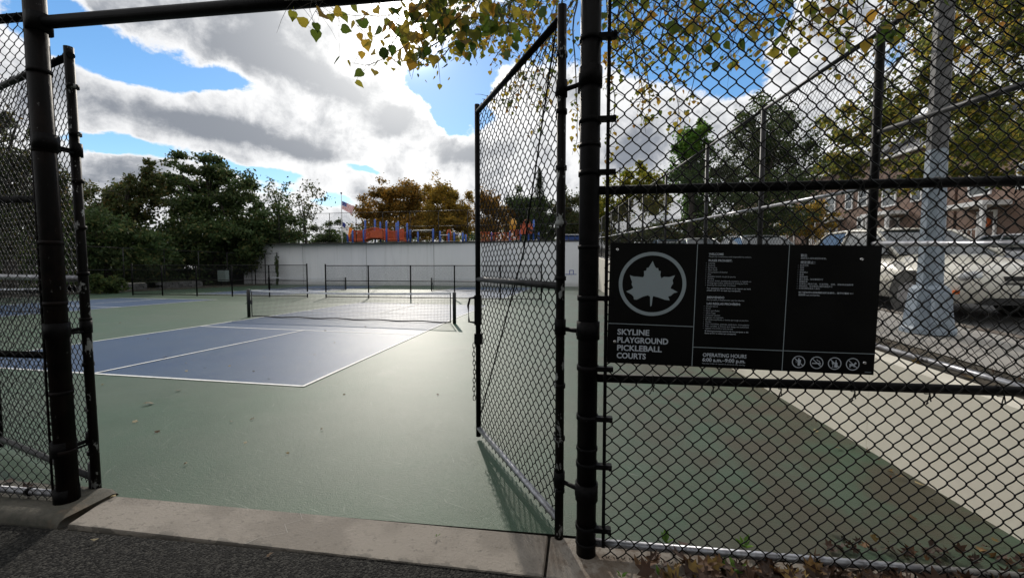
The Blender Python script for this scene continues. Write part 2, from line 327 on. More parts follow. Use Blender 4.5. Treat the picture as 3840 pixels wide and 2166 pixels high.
def chain(L, H, dx=.086, dz=.09, r=.0027, pp=8, sides=5, hook=True, wob=0.0):
    """woven wire fabric in a local (s, depth, z) frame"""
    ns = max(2, int(round(L/(dx/2)))); dx2 = L/ns; per = max(2, int(round(H/dz))); dzz = H/per; K = per*pp + 1
    t = np.arange(K)/pp; P = np.zeros((ns, K, 3))
    for i in range(ns):
        u = (t + .5*(i % 2)) % 1.0; wv = 1-np.abs(2*u-1)
        if hook: wv = (wv - .062*np.sin(2*np.pi*wv))*1.11 - .055
        P[i, :, 0] = i*dx2 + wv*dx2; P[i, :, 1] = np.sin(2*np.pi*u)*r*1.25; P[i, :, 2] = t*dzz
    if wob:
        P[:, :, 1] += wob*np.sin(P[:, :, 0]*2.3+1)*np.sin(P[:, :, 2]*2.9); P[:, :, 0] += wob*.3*np.sin(P[:, :, 2]*3.1+P[:, :, 0]*1.7)
    T = np.gradient(P, axis=1); T /= np.linalg.norm(T, axis=2)[..., None]
    n1 = np.zeros_like(T); n1[..., 1] = 1; n2 = np.cross(T, n1); n2 /= np.linalg.norm(n2, axis=2)[..., None]
    th = np.arange(sides)*2*math.pi/sides
    V = P[:, :, None] + r*(np.cos(th)[None, None, :, None]*n1[:, :, None] + np.sin(th)[None, None, :, None]*n2[:, :, None])
    idx = np.arange(ns*K*sides).reshape(ns, K, sides)
    a = idx[:, :-1]; b = idx[:, 1:]
    Fq = np.stack([a, np.roll(a, -1, 2), np.roll(b, -1, 2), b], -1).reshape(-1, 4)
    return V.reshape(-1, 3), Fq
def fabric(name, p0, p1, z0a, z1a, z0b, z1b, mat, root, parentname='mesh', **kw):
    """chain-link between ground points p0 and p1; bottom and top heights at both ends"""
    p0 = np.array(p0, float); p1 = np.array(p1, float); d = p1-p0; L = np.hypot(*d); H = ((z1a-z0a)+(z1b-z0b))/2
    V, Fq = chain(L, H, **kw); s = V[:, 0]/L; n = np.array([d[1], -d[0]])/L
    zz = V[:, 2]/H; lo = z0a+(z0b-z0a)*s; hi = z1a+(z1b-z1a)*s
    W = np.column_stack([p0[0]+d[0]*s+n[0]*V[:, 1], p0[1]+d[1]*s+n[1]*V[:, 1], lo+(hi-lo)*zz])
    return stuff(link(name, fastmesh(name, W, Fq, mat, True, root.location), root))
def pipe(a, b, r, sides=12): return MB().tube([a, b], r, sides)

# ---------------------------------------------------------------- ground and courts
wt = lambda y: .85 + .0555*(y+1.2)          # the street side climbs away from the gate
def sheet(name, pts, mat): return struct(name, MB().quad(*pts), mat)
sheet('ground', [(-900, -900, -.12), (900, -900, -.12), (900, 1500, -.12), (-900, 1500, -.12)], lawn)
gc = MB(); gc.quad((-20, -2.70, 0), (12.45, -2.74, 0), (12.45, 31.2, 0), (-18.1, 31.2, 0), (-20.2, 16.5, 0)); struct('court_surface', gc, greenc)
COURTS = {
 'near': [[(-.85,.39),(2.5,.18),(6.14,-.04)], [(-.36,4.95),(2.99,4.61),(6.19,4.3)], [(.0,9.05),(3.16,8.65),(6.26,8.27)], [(.24,12.91),(3.36,12.53),(6.48,12.15)]],
 'left': [[(-15.4,1.4),(-12.4,1.2),(-9.3,1.0)], [(-15.1,5.6),(-12.1,5.4),(-9.0,5.2)], [(-14.7,9.8),(-11.6,9.6),(-8.53,9.46)], [(-14.1,13.95),(-11.0,13.75),(-7.9,13.56)]],
 'farleft': [[(-13.3,17.6),(-10.1,17.4),(-6.95,17.1)], [(-12.95,21.8),(-9.8,21.6),(-6.65,21.4)], [(-12.6,25.5),(-9.5,25.3),(-6.35,25.1)], [(-12.3,29.4),(-9.2,29.2),(-6.05,29.0)]],
 'farright': [[(.5,16.8),(3.55,16.6),(6.6,16.4)], [(.8,20.9),(3.8,20.7),(6.9,20.5)], [(1.05,24.7),(4.1,24.5),(7.1,24.3)], [(1.2,28.6),(4.3,28.4),(7.3,28.2)]]}
lines = MB()
def stripe(a, b, wd=.05, z=.008):
    a = np.array(a); b = np.array(b); d = b-a; L = np.hypot(*d); d = d/L; n = np.array([-d[1], d[0]])*wd/2; a = a-d*wd/2*.98; b = b+d*wd/2*.98
    lines.quad((*(a+n), z), (*(b+n), z), (*(b-n), z), (*(a-n), z))
blue = MB()
for ci, R in COURTS.items():
    for i in range(3):
        for j in range(2):
            blue.quad((*R[i][j], .004), (*R[i][j+1], .004), (*R[i+1][j+1], .004), (*R[i+1][j], .004))
    for k, i in enumerate((0, 1, 2, 3)):
        stripe(R[i][0], R[i][1], z=.008+.0005*k); stripe(R[i][1], R[i][2], z=.0082+.0005*k)
    for j in (0, 2):
        for i in range(3): stripe(R[i][j], R[i+1][j], z=.0112+.0004*i)
    stripe(R[0][1], R[1][1], z=.0128); stripe(R[2][1], R[3][1], z=.0128)
struct('court_playing_area', blue, bluec); struct('court_lines', lines, gwhite)

# threshold strip, raised footing under the left fence, path
sheet('path', [(-6, -9.5, -.005), (26, -9.5, -.005), (26, -3.115, -.005), (-6, -3.04, -.005)], asphaltp)
sheet('soil_gap', [(-6, -3.2, -.03), (13, -3.25, -.03), (13, -2.6, -.03), (-6, -2.6, -.03)], darkgap)
def slab(pts, z0, z1, bev=.008):
    b = MB(); c = np.mean(pts, 0); P = np.array(pts, float)
    q = P + (c-P)/np.linalg.norm(c-P, axis=1)[:, None]*bev
    v = [(x, y, z0) for x, y in P] + [(x, y, z1-bev) for x, y in P] + [(x, y, z1) for x, y in q]
    k = len(P); f = [tuple(range(2*k, 3*k))]
    for i in range(k): j = (i+1) % k; f += [(i, j, k+j, k+i), (k+i, k+j, 2*k+j, 2*k+i)]
    b.add(v, f); return b
th = bpy.data.objects.new('pavement', None); COL.objects.link(th); th['kind'] = 'structure'
for q in (slab([(6.55, -3.025), (9.585, -3.095), (9.60, -2.762), (6.47, -2.712)], -.08, .004), slab([(9.60, -3.10), (11.2, -3.13), (11.2, -2.775), (9.615, -2.762)], -.08, .002),
          slab([(11.212, -3.13), (12.42, -3.15), (12.42, -2.79), (11.212, -2.775)], -.08, .004)):
    link('concrete_slab', q.mesh('concrete_slab', concrete), th)
cr = MB()                                       # hairline crack through the threshold
for base_x in (7.95, ):
    pts = [(base_x, -2.735), (base_x+.06, -2.80), (base_x-.02, -2.86), (base_x+.05, -2.93), (base_x-.09, -3.0), (base_x-.13, -3.058)]
    for a, b in zip(pts, pts[1:]):
        cr.quad((a[0]-.0015, a[1], .0066), (a[0]+.0015, a[1], .0066), (b[0]+.0015, b[1], .0066), (b[0]-.0015, b[1], .0066))
link('crack', cr.mesh('crack', pm('crack_efflorescence', (.42, .40, .37), None, rough=.9)), th)
fb = MB(); prof = [(-3.05, -.08), (-3.05, .022), (-3.035, .045), (-3.005, .056), (-2.72, .056), (-2.69, .045), (-2.675, .022), (-2.675, -.08)]
xs = [-6, 3, 6.38, 6.46, 6.50]; V = []
for i, x in enumerate(xs):
    sh = (0, 0, 0, .006, .03)[i]
    for (y, z) in prof: V.append((x, -2.85+(y+2.85)*(1-sh*.6), z - (sh if z > 0 else 0)))
k = len(prof); fb.add(V, [(i*k+j, (i+1)*k+j, (i+1)*k+j+1, i*k+j+1) for i in range(len(xs)-1) for j in range(k-1)] + [tuple((len(xs)-1)*k+j for j in range(k))], True)
solo('concrete_kerb', fb, concdark, 'grimy round-edged raised concrete kerb under the left fence and gate post', 'kerb')

# retaining wall on the street side, sloping top
rw = thing('retaining_wall', 'cream painted retaining wall with a sloping top along the right side of the courts', 'wall', (12.42, 12, 0))
b = MB(); ys = [-3.6, -1.2, 4, 10, 16, 22, 31.1]
for y0, y1 in zip(ys, ys[1:]):
    v = [(12.42, y0, -.1), (12.62, y0, -.1), (12.62, y0, wt(y0)), (12.42, y0, wt(y0)), (12.42, y1, -.1), (12.62, y1, -.1), (12.62, y1, wt(y1)), (12.42, y1, wt(y1))]
    b = MB(); g_ = .0015; v = [(x, y+(g_ if i < 4 else -g_), z) for i, (x, y, z) in enumerate(v)]
    b.add(v, [(0,3,7,4), (3,2,6,7), (1,5,6,2), (0,1,2,3), (4,7,6,5)]); part('wall_panel', b, creamwall, rw)
def rsheet(name, x0, x1, dz, mat, y0=-60, y1=140, dz1=None):
    dz1 = dz if dz1 is None else dz1
    struct(name, MB().quad((x0, y0, wt(y0)+dz), (x1, y0, wt(y0)+dz1), (x1, y1, wt(y1)+dz1), (x0, y1, wt(y1)+dz)), mat)
rsheet('verge', 12.61, 13.15, -.03, dirt); 
rsheet('sidewalk', 13.15, 14.5, -.02, sidewalkm); rsheet('street_kerb', 14.5, 14.66, -.012, concrete)
rsheet('kerb_face', 14.66, 14.662, -.012, concrete, dz1=-.15); rsheet('street', 14.66, 27, -.15, asphaltst)
rsheet('far_kerb', 27, 27.15, .0, concrete); rsheet('far_sidewalk', 27.15, 29, .01, sidewalkm); rsheet('front_lawns', 29, 60, .0, lawn, dz1=1.3)

# far wall and terrace
FWL = lambda x: 31.25 - .035*(x+18)           # the wall runs slightly towards the gate on the right
def wallgrime():
    n = NT(whitewall.node_tree); b = n.n['Principled BSDF']; src = b.inputs['Base Color'].links[0].from_socket
    t = n.node('ShaderNodeTexCoord').outputs['Object']; sp = n.node('ShaderNodeSeparateXYZ'); n.put(sp.inputs[0], t)
    foot = n.mapr(n.m('ADD', sp.outputs[2], n.m('MULTIPLY', n.noise(t, 1.2, 5, .6), .5)), .30, .75, 1.0, 0.0)
    run = n.m('MULTIPLY', n.mapr(n.noise(n.scale(t, (3.2, 3.2, .12)), 1.0, 5, .65), .54, .72), .55)
    n.put(b.inputs['Base Color'], n.mix(n.m('MAXIMUM', n.m('MULTIPLY', foot, .6), n.m('MULTIPLY', run, .5)), src, (.36, .36, .35)))
wallgrime()
fw = thing('court_end_wall', 'long pale painted concrete wall closing the far end of the courts', 'wall', (-3, 31, 0))
xs = [-21.6, -15.1, -8.55, -1.94, 4.7, 12.4]
for x0, x1 in zip(xs, xs[1:]):
    b = MB(); g_ = .02; y0, y1 = FWL(x0), FWL(x1); x0 += g_; x1 -= g_
    b.add([(x0, y0, -.1), (x1, y1, -.1), (x1, y1, 3.88), (x0, y0, 3.88), (x0, y0+.4, -.1), (x1, y1+.4, -.1), (x1, y1+.4, 3.88), (x0, y0+.4, 3.88)],
          [(0,1,2,3), (3,2,6,7), (0,3,7,4), (1,5,6,2)]); part('wall_panel', b, whitewall, fw)
b = MB(); b.quad((-21.6, FWL(-21.6)+.03, -.1), (12.4, FWL(12.4)+.03, -.1), (12.4, FWL(12.4)+.03, 3.86), (-21.6, FWL(-21.6)+.03, 3.86)); part('wall_joint', b, darkgap, fw)
b = MB(); v = []
for x in (-21.6, 12.4):
    y = FWL(x); v += [(x, y-.05, 3.88), (x, y+.45, 3.88), (x, y+.45, 3.97), (x, y-.05, 3.97)]
b.add(v, [(0,4,7,3), (3,7,6,2), (1,2,6,5), (0,3,2,1), (4,5,6,7), (0,1,5,4)]); part('coping', b, pm('dark_coping', (.05, .05, .05), (.03, .03, .03), 4, .7), fw)
b = MB(); bm = pm('blue_wall_paint', (.03, .06, .3), None, rough=.6)
for a, c in (((9.95, 1.07), (11.3, 1.07)), ((10.3, 1.07), (10.3, 1.42)), ((10.3, 1.42), (10.62, 1.42)), ((10.62, 1.42), (10.62, 1.07))):
    y = FWL(10.6)-.006-.002*abs(a[0]-c[0]); 
    if a[1] == c[1]: b.box((min(a[0], c[0])-.02, y-.002, a[1]-.025), (max(a[0], c[0])+.02, y+.03, a[1]+.025))
    else: b.box((a[0]-.03, y-.001, min(a[1], c[1])), (a[0]+.03, y+.03, max(a[1], c[1])))
part('painted_mark', b, bm, fw)
struct('terrace', MB().quad((-400, 31.3, 3.86), (12.4, 30.4, 3.86), (12.4, 400, 3.86), (-400, 400, 3.86)), lawn)
struct('terrace_slope', MB().quad((12.4, 30.4, 2.3), (12.4, 140, 6), (12.4, 140, 3.86), (12.4, 30.4, 3.86)), dirt)
struct('left_bank', MB().quad((-400, -40, .5), (-22.5, -40, .3), (-22.5, 31.3, .5), (-400, 31.3, 3.86)), lawn)

# ---------------------------------------------------------------- front fence, gate
FY = -2.87
bandz = lambda zs, x, y, r, w_=.028: [MB().tube([(x, y, z-w_/2), (x, y, z+w_/2)], r+.005, 16) for z in zs]
# gate posts + top rail are one frame
gf = thing('gateway', 'tall black gate frame of two thick posts joined by a top rail over the opening', 'gate frame', (8.1, FY, 0))
part('post', pipe((6.345, FY, .0), (6.30, FY, 3.9), .055, 24), postpaint, gf)
part('post', pipe((9.82, FY-.01, 0), (9.82, FY-.01, 3.9), .055, 24), blackpaint, gf)
part('rail', pipe((6.33, FY, 3.205), (9.82, FY, 3.19), .037, 20), blackpaint, gf)
for x, r in ((6.33, .055), (9.82, .055)):
    for q in bandz([3.2], x, FY, r+.004, .11): part('collar', q, blackpaint, gf)
for q in bandz([.10], 6.33, FY, .062, .09): part('collar', q, blackpaint, gf)
for q in bandz([2.86, 2.3, 1.75, .62, .07, .16], 9.82, FY-.01, .055, .02): part('band', q, blackpaint, gf)

def right_fence():
    t = thing('chain_link_fence', 'black chain-link fence panel right of the gate carrying the park sign', 'fence', (11.1, FY, 0))
    x1 = 12.66
    for z, m_, r in ((2.06, blackpaint, .025), (1.02, blackpaint, .025), (.062, galv, .022), (3.2, blackpaint, .03)): part('rail', pipe((9.86, FY, z), (x1, FY, z), r), m_, t)
    part('post', pipe((12.70, FY, 0), (12.70, FY, 4.0), .04, 16), blackpaint, t)
    part('tension_bar', MB().box((9.905, FY-.04, .06), (9.923, FY-.03, 3.25)), blackpaint, t)
    zs = [2.86, 2.43, 2.15, 1.47, 1.08, .80, .53, .165]
    for z in zs:
        b = MB(); b.tube([(9.82, FY-.01, z-.014), (9.82, FY-.01, z+.014)], .061, 20)
        b.box((9.86, FY-.055, z-.013), (9.955, FY-.02, z+.013)); b.tube([(9.942, FY-.075, z), (9.942, FY-.005, z)], .009, 8)
        part('tension_band', b, blackpaint, t)
    fabric('mesh', (9.91, FY-.034), (x1, FY-.034), .0, 3.27, .0, 3.27, wire, t, pp=10, sides=5, wob=.007, r=.0036)
    bar = MB()                                  # cut wire ends and ties
    for i in range(62):
        x = 9.93 + i*.043; bar.tube([(x, FY-.034, .01), (x+.008, FY-.036, -.012 if i % 2 else -.002), (x+.02, FY-.034, .012)], .0028, 4)
    for z in (2.06, 1.02):
        for i, x in enumerate((10.17, 10.5, 10.83, 11.16, 11.5, 11.85, 12.2)):
            x += .02*math.sin(i*5); pts = [(x, FY-.045, z-.055)] + [(x+.012*k_/6, FY - .03*math.cos(k_*.9)-.003, z+.03*math.sin(k_*.9)) for k_ in range(7)] + [(x-.02, FY-.045, z-.07), (x-.012, FY-.046, z-.058)]
            bar.tube(pts, .0028, 5)
    stuff(part('wire_tie', bar, wire, t))
    return t
right_fence()
def left_fence():
    t = thing('chain_link_fence', 'dark chain-link fence panel left of the gate on the raised kerb', 'fence', (5, FY, 0))
    for z, m_, r in ((2.09, galvd, .024), (1.05, blackpaint, .024), (.095, galv, .022), (3.25, blackpaint, .026)): part('rail', pipe((2.0, FY, z), (6.29, FY, z), r), m_, t)
    part('post', pipe((3.3, FY, .0), (3.3, FY, 3.3), .045, 16), wornpaint, t)
    part('tension_bar', MB().box((6.268, FY-.04, .1), (6.276, FY-.03, 3.25)), postpaint, t)
    for z in (2.9, 2.4, 1.8, 1.4, .8, .4): part('tension_band', bandz([z], 6.345-.0117*z, FY, .055)[0], postpaint, t)
    part('rail_tie', pipe((6.02, FY, .095), (6.05, FY, .095), .029), blackpaint, t)
    fabric('mesh', (2.0, FY-.033), (6.29, FY-.033), .065, 3.26, .065, 3.26, wireold, t, dx=.074, dz=.078, r=.0028, pp=6, sides=4, wob=.006)
    return t
left_fence()

def gate_leaf(name, label, hinge, free, z0, z1, hm, hinge_post, hz, fab, extra):
    t = thing(name, label, 'gate', (*hinge, z0))
    h = np.array(hinge, float); f = np.array(free, float); d = (f-h)/np.hypot(*(f-h)); r = .024
    P = lambda s, z, o=0: (h[0]+d[0]*s + d[1]*o, h[1]+d[1]*s - d[0]*o, z)
    L = np.hypot(*(f-h))
    part('stile', MB().tube([P(0 if extra else -.025, z0-.05), P(0 if extra else .03, z1+.02)], .027, 14), hm, t)
    part('stile', MB().tube([P(L, z0-.02), P(L, z1+.03)], r, 14), blackpaint, t)
    for z, m_ in ((z0+.06, galv), (z1-.04, blackpaint), (1.53, galvd)) if extra else ((z0+.06, galvd), (z1-.04, blackpaint), (1.56, galv)):
        part('rail', MB().tube([P(0, z), P(L, z)], .022, 12), m_, t)
    part('tension_bar', MB().tube([P(.06, z0+.04, .02), P(.06, z1-.02, .02)], .007, 6), blackpaint, t)
    for z in np.linspace(z0+.25, z1-.25, 9):
        part('tension_band', MB().tube([P(0, z-.013), P(0, z+.013)], .033, 12).tube([P(-.02, z), P(.078, z, .012)], .011, 6), hm, t)
    fabric('mesh', P(.05, 0, .026)[:2], P(L-.01, 0, .026)[:2], z0-.03, z1+.03, z0-.03, z1+.03, *fab[:1], t, wob=.012, **fab[1])
    hp = np.array(hinge_post)
    for z in hz:
        b = MB(); b.tube([(hp[0], hp[1], z-.05), (hp[0], hp[1], z+.05)], .064, 18); b.tube([P(0, z-.045), P(0, z+.045)], .034, 14)
        q = np.array(P(0, z)); m_ = (hp[:2]+q[:2])/2
        b.tube([(hp[0], hp[1], z-.01), (*m_, z-.012), tuple(q-[0, 0, .01])], .013, 10)
        b.tube([(*(m_+[.02, -.06]), z-.03), (*(m_+[.02, .05]), z-.03)], .008, 8)
        part('hinge', b, blackpaint, t)
    return t, P, L
g, P, L = gate_leaf('gate_leaf', 'black chain-link gate leaf swung inward from the right post with a hanging chain', (9.665, -2.765), (8.89, -1.43), .05, 3.10, wornpaint, (9.82, FY-.01), (2.66, 1.29, .37), (wire, dict(dx=.086, dz=.09, r=.0035, pp=10, sides=5)), True)
part('truss_rod', MB().tube([P(L-.03, .25, .012), P(.55, 1.75, .014), P(.2, 2.75, .013), P(.1, 3.02, .012)], .0055, 8), blackpaint, g)
b = MB(); b.tube([P(L, 1.36, -.02), P(L+.03, 1.35, -.07), P(L+.04, 1.28, -.085), P(L+.03, 1.13, -.08), P(L, 1.12, -.02)], .011, 8)
b.box(np.array(P(L, 1.10))-[.03, .03, 0], np.array(P(L, 1.38))+[.03, .03, 0]); part('handle', b, blackpaint, g)
b = MB(); b.box(np.array(P(L-.01, .96))-[.035, .03, .04], np.array(P(L-.01, 1.0))+[.035, .03, .02]); part('latch', b, blackpaint, g)
b = MB()
for i in range(13):                              # hanging chain of oval links
    z = .90 - i*.042; c = np.array(P(L+.035+.008*math.sin(i*.8), z, -.03)); a = (i % 2)*math.pi/2+.3
    b.tube([c + np.array([math.cos(a)*.012*math.cos(q), math.sin(a)*.012*math.cos(q), .029*math.sin(q)]) for q in np.linspace(0, 2*math.pi, 11)], .0035, 5, False)
b.tube([P(L+.02, .93, -.03), P(L+.04, .95, -.0), P(L-.03, .95, .03), P(L-.03, .92, -.02)], .008, 6); part('chain', b, blackpaint, g)
g, P, L = gate_leaf('gate_leaf', 'chain-link gate leaf with flaking grey paint folded back at the left post', (6.325, -2.70), (4.70, -2.21), .06, 3.13, wornpaint, (6.33, FY), (2.45, 1.22, .42), (wireold, dict(dx=.074, dz=.078, r=.0028, pp=6, sides=4)), False)
part('end_sleeve', MB().tube([P(0, .02), P(0, .24)], .032, 16), galvd, g)
part('hanging_bag', MB().ball(P(.62, 1.02, .05), .1, (1, .6, 2.2), 10, 8), pm('black_cloth', (.01, .01, .011), None, rough=.8), g)

# ---------------------------------------------------------------- sign
SW, SH = 1.31, .645
sg = thing('park_sign', 'black rules sign with a leaf in a ring reading Skyline Playground Pickleball Courts', 'sign', (9.93, -2.945, 1.77))
sg.rotation_euler = (0, math.radians(1.1), 0)
def sp(name, mb, mat): return link(name, mb.mesh(name, mat), sg)
b = MB(); nx = 16; v = []
for i in range(nx+1):
    x = SW*i/nx; o = -.006*math.sin(math.pi*i/nx*1.0) + .004*math.sin(5*i/nx)
    v += [(x, o, 0), (x, o, -SH), (x, o+.006, 0), (x, o+.006, -SH)]
b.add(v, [f_ for i in range(nx) for f_ in ((4*i, 4*i+1, 4*i+5, 4*i+4), (4*i+2, 4*i+6, 4*i+7, 4*i+3), (4*i, 4*i+4, 4*i+6, 4*i+2), (4*i+1, 4*i+3, 4*i+7, 4*i+5))] + [(0, 2, 3, 1), (4*nx, 4*nx+1, 4*nx+3, 4*nx+2)], False)
sp('board', b, blackboard)
def so(x): return -.006*math.sin(math.pi*x/SW) + .004*math.sin(5*x/SW)
def flat(poly, dz=.0012):                       # thin raised print on the board, (s, t) down from the top left
    mb = MB(); P_ = [(s, so(s)-dz, -t) for s, t in poly]; mb.quad(*P_[::-1]); return mb
def strip(pts, wd, closed=False, dz=.0012, mb=None):
    mb = mb or MB(); n = len(pts); rng = range(n if closed else n-1); pts = np.array(pts, float)
    for i in rng:
        a, c = pts[i], pts[(i+1) % n]; d = c-a; d = d/np.hypot(*d); nn = np.array([-d[1], d[0]])*wd/2
        q = [a+nn, a-nn, c-nn, c+nn]; mb.quad(*[(s, so(s)-dz, -t) for s, t in q])
    return mb
for k_, (a, c) in enumerate((((.442, .003), (.440, .642)), ((.003, .431), (.439, .433)), ((.883, .003), (.880, .642)), ((.440, .541), (1.306, .538)))): sp('divider_line', strip([a + np.array([(c[0]-a[0])*q/6, (c[1]-a[1])*q/6]) for q in range(7)] if True else 0, .0032, dz=.0012+.0004*k_), signgrey)
ring = MB(); N_ = 72; v = []
for i in range(N_):
    a = 2*math.pi*i/N_
    for r_ in (.1535, .1725): s_, t_ = .2215+r_*math.cos(a), .2145+r_*.98*math.sin(a); v.append((s_, so(s_)-.0014, -t_))
ring.add(v, [(2*i, 2*i+1, (2*i+3) % (2*N_), (2*i+2) % (2*N_)) for i in range(N_)]); sp('emblem_ring', ring, signgrey)
LEAF = [(0.22, 0.093), (0.23, 0.117), (0.238, 0.13), (0.249, 0.13), (0.252, 0.144), (0.263, 0.146), (0.261, 0.168), (0.267, 0.183), (0.28, 0.175), (0.306, 0.176), (0.336, 0.166), (0.324, 0.192), (0.328, 0.209), (0.318, 0.226), (0.316, 0.236), (0.327, 0.24), (0.352, 0.254), (0.333, 0.26), (0.319, 0.274), (0.305, 0.279), (0.314, 0.299), (0.289, 0.296), (0.26, 0.286), (0.229, 0.278), (0.226, 0.291), (0.223, 0.328), (0.216, 0.335), (0.215, 0.316), (0.213, 0.282), (0.202, 0.275), (0.178, 0.282), (0.145, 0.3), (0.131, 0.299), (0.128, 0.284), (0.118, 0.274), (0.088, 0.257), (0.11, 0.248), (0.125, 0.237), (0.116, 0.219), (0.118, 0.205), (0.113, 0.195), (0.105, 0.17), (0.125, 0.177), (0.142, 0.177), (0.173, 0.18), (0.179, 0.172), (0.177, 0.147), (0.189, 0.144), (0.191, 0.13), (0.2, 0.129)]
sp('emblem_leaf', flat(LEAF, .0022), signgrey)
LET = []
def text(body, s, t, size, wd=None, bold=0.0, mat=signtext):
    c = bpy.data.curves.new('lettering', 'FONT'); c.body = body; c.size = size; c.offset = bold; c.materials.append(mat); c.resolution_u = 3
    o = link('lettering', c, sg); o.location = (s, so(s)-.0025, -t); o.rotation_euler = (math.pi/2, 0, 0)
    if wd:
        bpy.context.view_layer.update(); w0 = o.dimensions.x
        if w0 > 1e-6: o.scale = (wd/w0, 1, 1)
    LET.append(o); return o
for tx, t_, wd in (('SKYLINE', .489, .166), ('PLAYGROUND', .532, .263), ('PICKLEBALL', .575, .232), ('COURTS', .617, .152)): text(tx, .050, t_, .042, wd, .0011)
text('WELCOME', .5, .058, .0155, .072, .0004); text('Please be courteous and respectful to others.', .5, .069, .0098, .207)
text('RULES PROHIBIT:', .499, .091, .0155, .115, .0004)
EN = ['Littering', 'Smoking', 'Barbecuing', 'Open flame', 'Consumption of alcohol', 'Pets', 'Amplified sound, except by permit', 'Vending', 'Bicycles, skates, skateboards, scooters, or mopeds on the courts', 'Posting signs unless authorized in writing by Parks', 'Entering the court after it is closed']
for i, l in enumerate(EN): text('•  ', .487, .1035+i*.0113, .0098); text(l, .498, .1035+i*.0113, .0098, None)
text('For questions about Parks or to report an incident,', .497, .232, .0098, .232, .0002); text('please call 311 or visit nyc.gov/parks.', .497, .2435, .0098, .166, .0002)
text('BIENVENIDO', .499, .282, .0155, .085, .0004); text('Sea amable y respetuoso con los demás.', .498, .293, .0098, .186)
text('LAS REGLAS PROHÍBEN:', .499, .3145, .0155, .165, .0004)
ES = ['Arrojar basura', 'Fumar', 'Hacer parrilladas', 'Hacer fuego', 'Consumir alcohol', 'Ingresar con mascotas', 'El sonido amplificado, a menos que tenga un permiso', 'Vender', 'Usar bicicletas, patines, patinetas, monopatines o sillas en las canchas', 'Fijar carteles, a menos que tenga una autorización por escrito de Parks', 'Ingresar a la cancha si está cerrada']
for i, l in enumerate(ES): text('•  ', .486, .3265+i*.0115, .0098); text(l, .497, .3265+i*.0115, .0098, {8: .325, 9: .325}.get(i))
text('Si tiene preguntas acerca de los parques o desea reportar un incidente,', .496, .4555, .0098, .335, .0002); text('llame al 311 o visite nyc.gov/parks.', .496, .4675, .0098, .155, .0002)
text('歡迎', .938, .059, .0155, .030, .0002); text('請對他人保持禮貌和尊重。', .938, .071, .0098, .12)
text('規定禁止：', .938, .0935, .0155, .068, .0002)
ZH = ['亂丟垃圾', '吸菸', '燒烤', '使用明火', '飲酒', '攜帶寵物', '擴大音響，除非獲得許可', '擺攤販賣', '在場地上騎自行車、玩直排輪、滑板、踏板車或機動車', '張貼標誌，除非獲得公園局書面許可', '在場地關閉後進入場地']
for i, l in enumerate(ZH): text('•  ', .927, .1065+i*.0116, .0098); text(l, .937, .1065+i*.0116, .0098, {8: .25, 9: .155, 6: .11}.get(i))
text('欲了解有關公園的問題或報告事件，請撥打電話 311', .937, .2425, .0098, .252, .0002); text('或訪問 nyc.gov/parks。', .937, .255, .0098, .10, .0002)
text('OPERATING HOURS', .491, .588, .0265, .217, .0006); text('6:00 a.m.–9:00 p.m.', .490, .6135, .0265, .212, .0007); text('You may enter or remain in the park only during operating hours.', .489, .627, .0088, .285)
for j, cx_ in enumerate((.957, 1.042, 1.126, 1.210)):
    cy_ = .594; c_ = lambda a, r_: (cx_+r_*math.cos(a), cy_+r_*math.sin(a))
    sp('icon_ring', strip([c_(a, .0295) for a in np.linspace(0, 2*math.pi, 32, endpoint=False)], .004, True), signtext)
    T_ = lambda pts: [(cx_+x, cy_+y) for x, y in pts]
    pic = MB()
    def fl(pts): pic.quad(*[(s, so(s)-.0020, -t) for s, t in T_(pts)][::-1])
    if j == 0: fl([(-.004, -.012), (.010, -.012), (.010, .002), (.006, .003), (.006, .019), (-.004, .019), (-.005, .0)]); fl([(.000+.004*math.cos(a), -.0165+.0035*math.sin(a)) for a in np.linspace(0, 6.28, 9)[:-1]]); strip(T_([(-.004, -.008), (-.014, -.004)]), .002, mb=pic); strip(T_([(-.006, .0), (-.014, .004)]), .0015, mb=pic)
    if j == 1: fl([(-.022, .001), (.019, .001), (.019, .006), (-.022, .006)]); strip(T_([(.0, -.017), (.003, -.011), (.011, -.009), (.015, -.003)]), .003, mb=pic)
    if j == 2: fl([(.004, -.018), (.007, -.018), (.0075, -.008), (.013, -.002), (.013, .02), (-.001, .02), (-.001, -.002), (.0035, -.008)]); fl([(-.014, -.008), (-.003, -.008), (-.004, .002), (-.0075, .005), (-.0075, .018), (-.0095, .018), (-.0095, .005), (-.013, .002)]); strip(T_([(-.014, .0195), (-.003, .0195)]), .0015, mb=pic)
    if j == 3: fl([(-.018, -.004), (-.016, -.001), (.005, -.001), (.008, -.007), (.012, -.012), (.018, -.004), (.014, -.001), (.009, .002), (.009, .015), (.005, .015), (.004, .009), (-.009, .009), (-.010, .016), (-.015, .016), (-.015, .003)])
    sp('icon', pic, signtext)
    sp('icon_bar', strip([c_(math.radians(222), .028), c_(math.radians(42), .028)], .0035, dz=.0028), signtext)
bpy.context.view_layer.update(); dg = bpy.context.evaluated_depsgraph_get()
for o in LET:                                    # lettering becomes plain mesh
    me = bpy.data.meshes.new_from_object(o.evaluated_get(dg)); M_ = o.matrix_basis.copy(); bpy.data.objects.remove(o)
    if len(me.vertices) == 0: continue
    if not me.materials: me.materials.append(signtext)
    q = link('lettering', me, sg); q.matrix_basis = M_
b = strip([(1.268, .6315), (1.298, .6315)], .0022); sp('print_mark', b, signgrey)
for s_, t_ in ((.036, .035), (.038, .529), (1.218, .068), (1.263, .585)):
    sp('bolt', MB().tube([(s_, so(s_)+.03, -t_), (s_, so(s_)-.003, -t_), (s_, so(s_)-.008, -t_)], [.009, .009, .006], 12), steel)

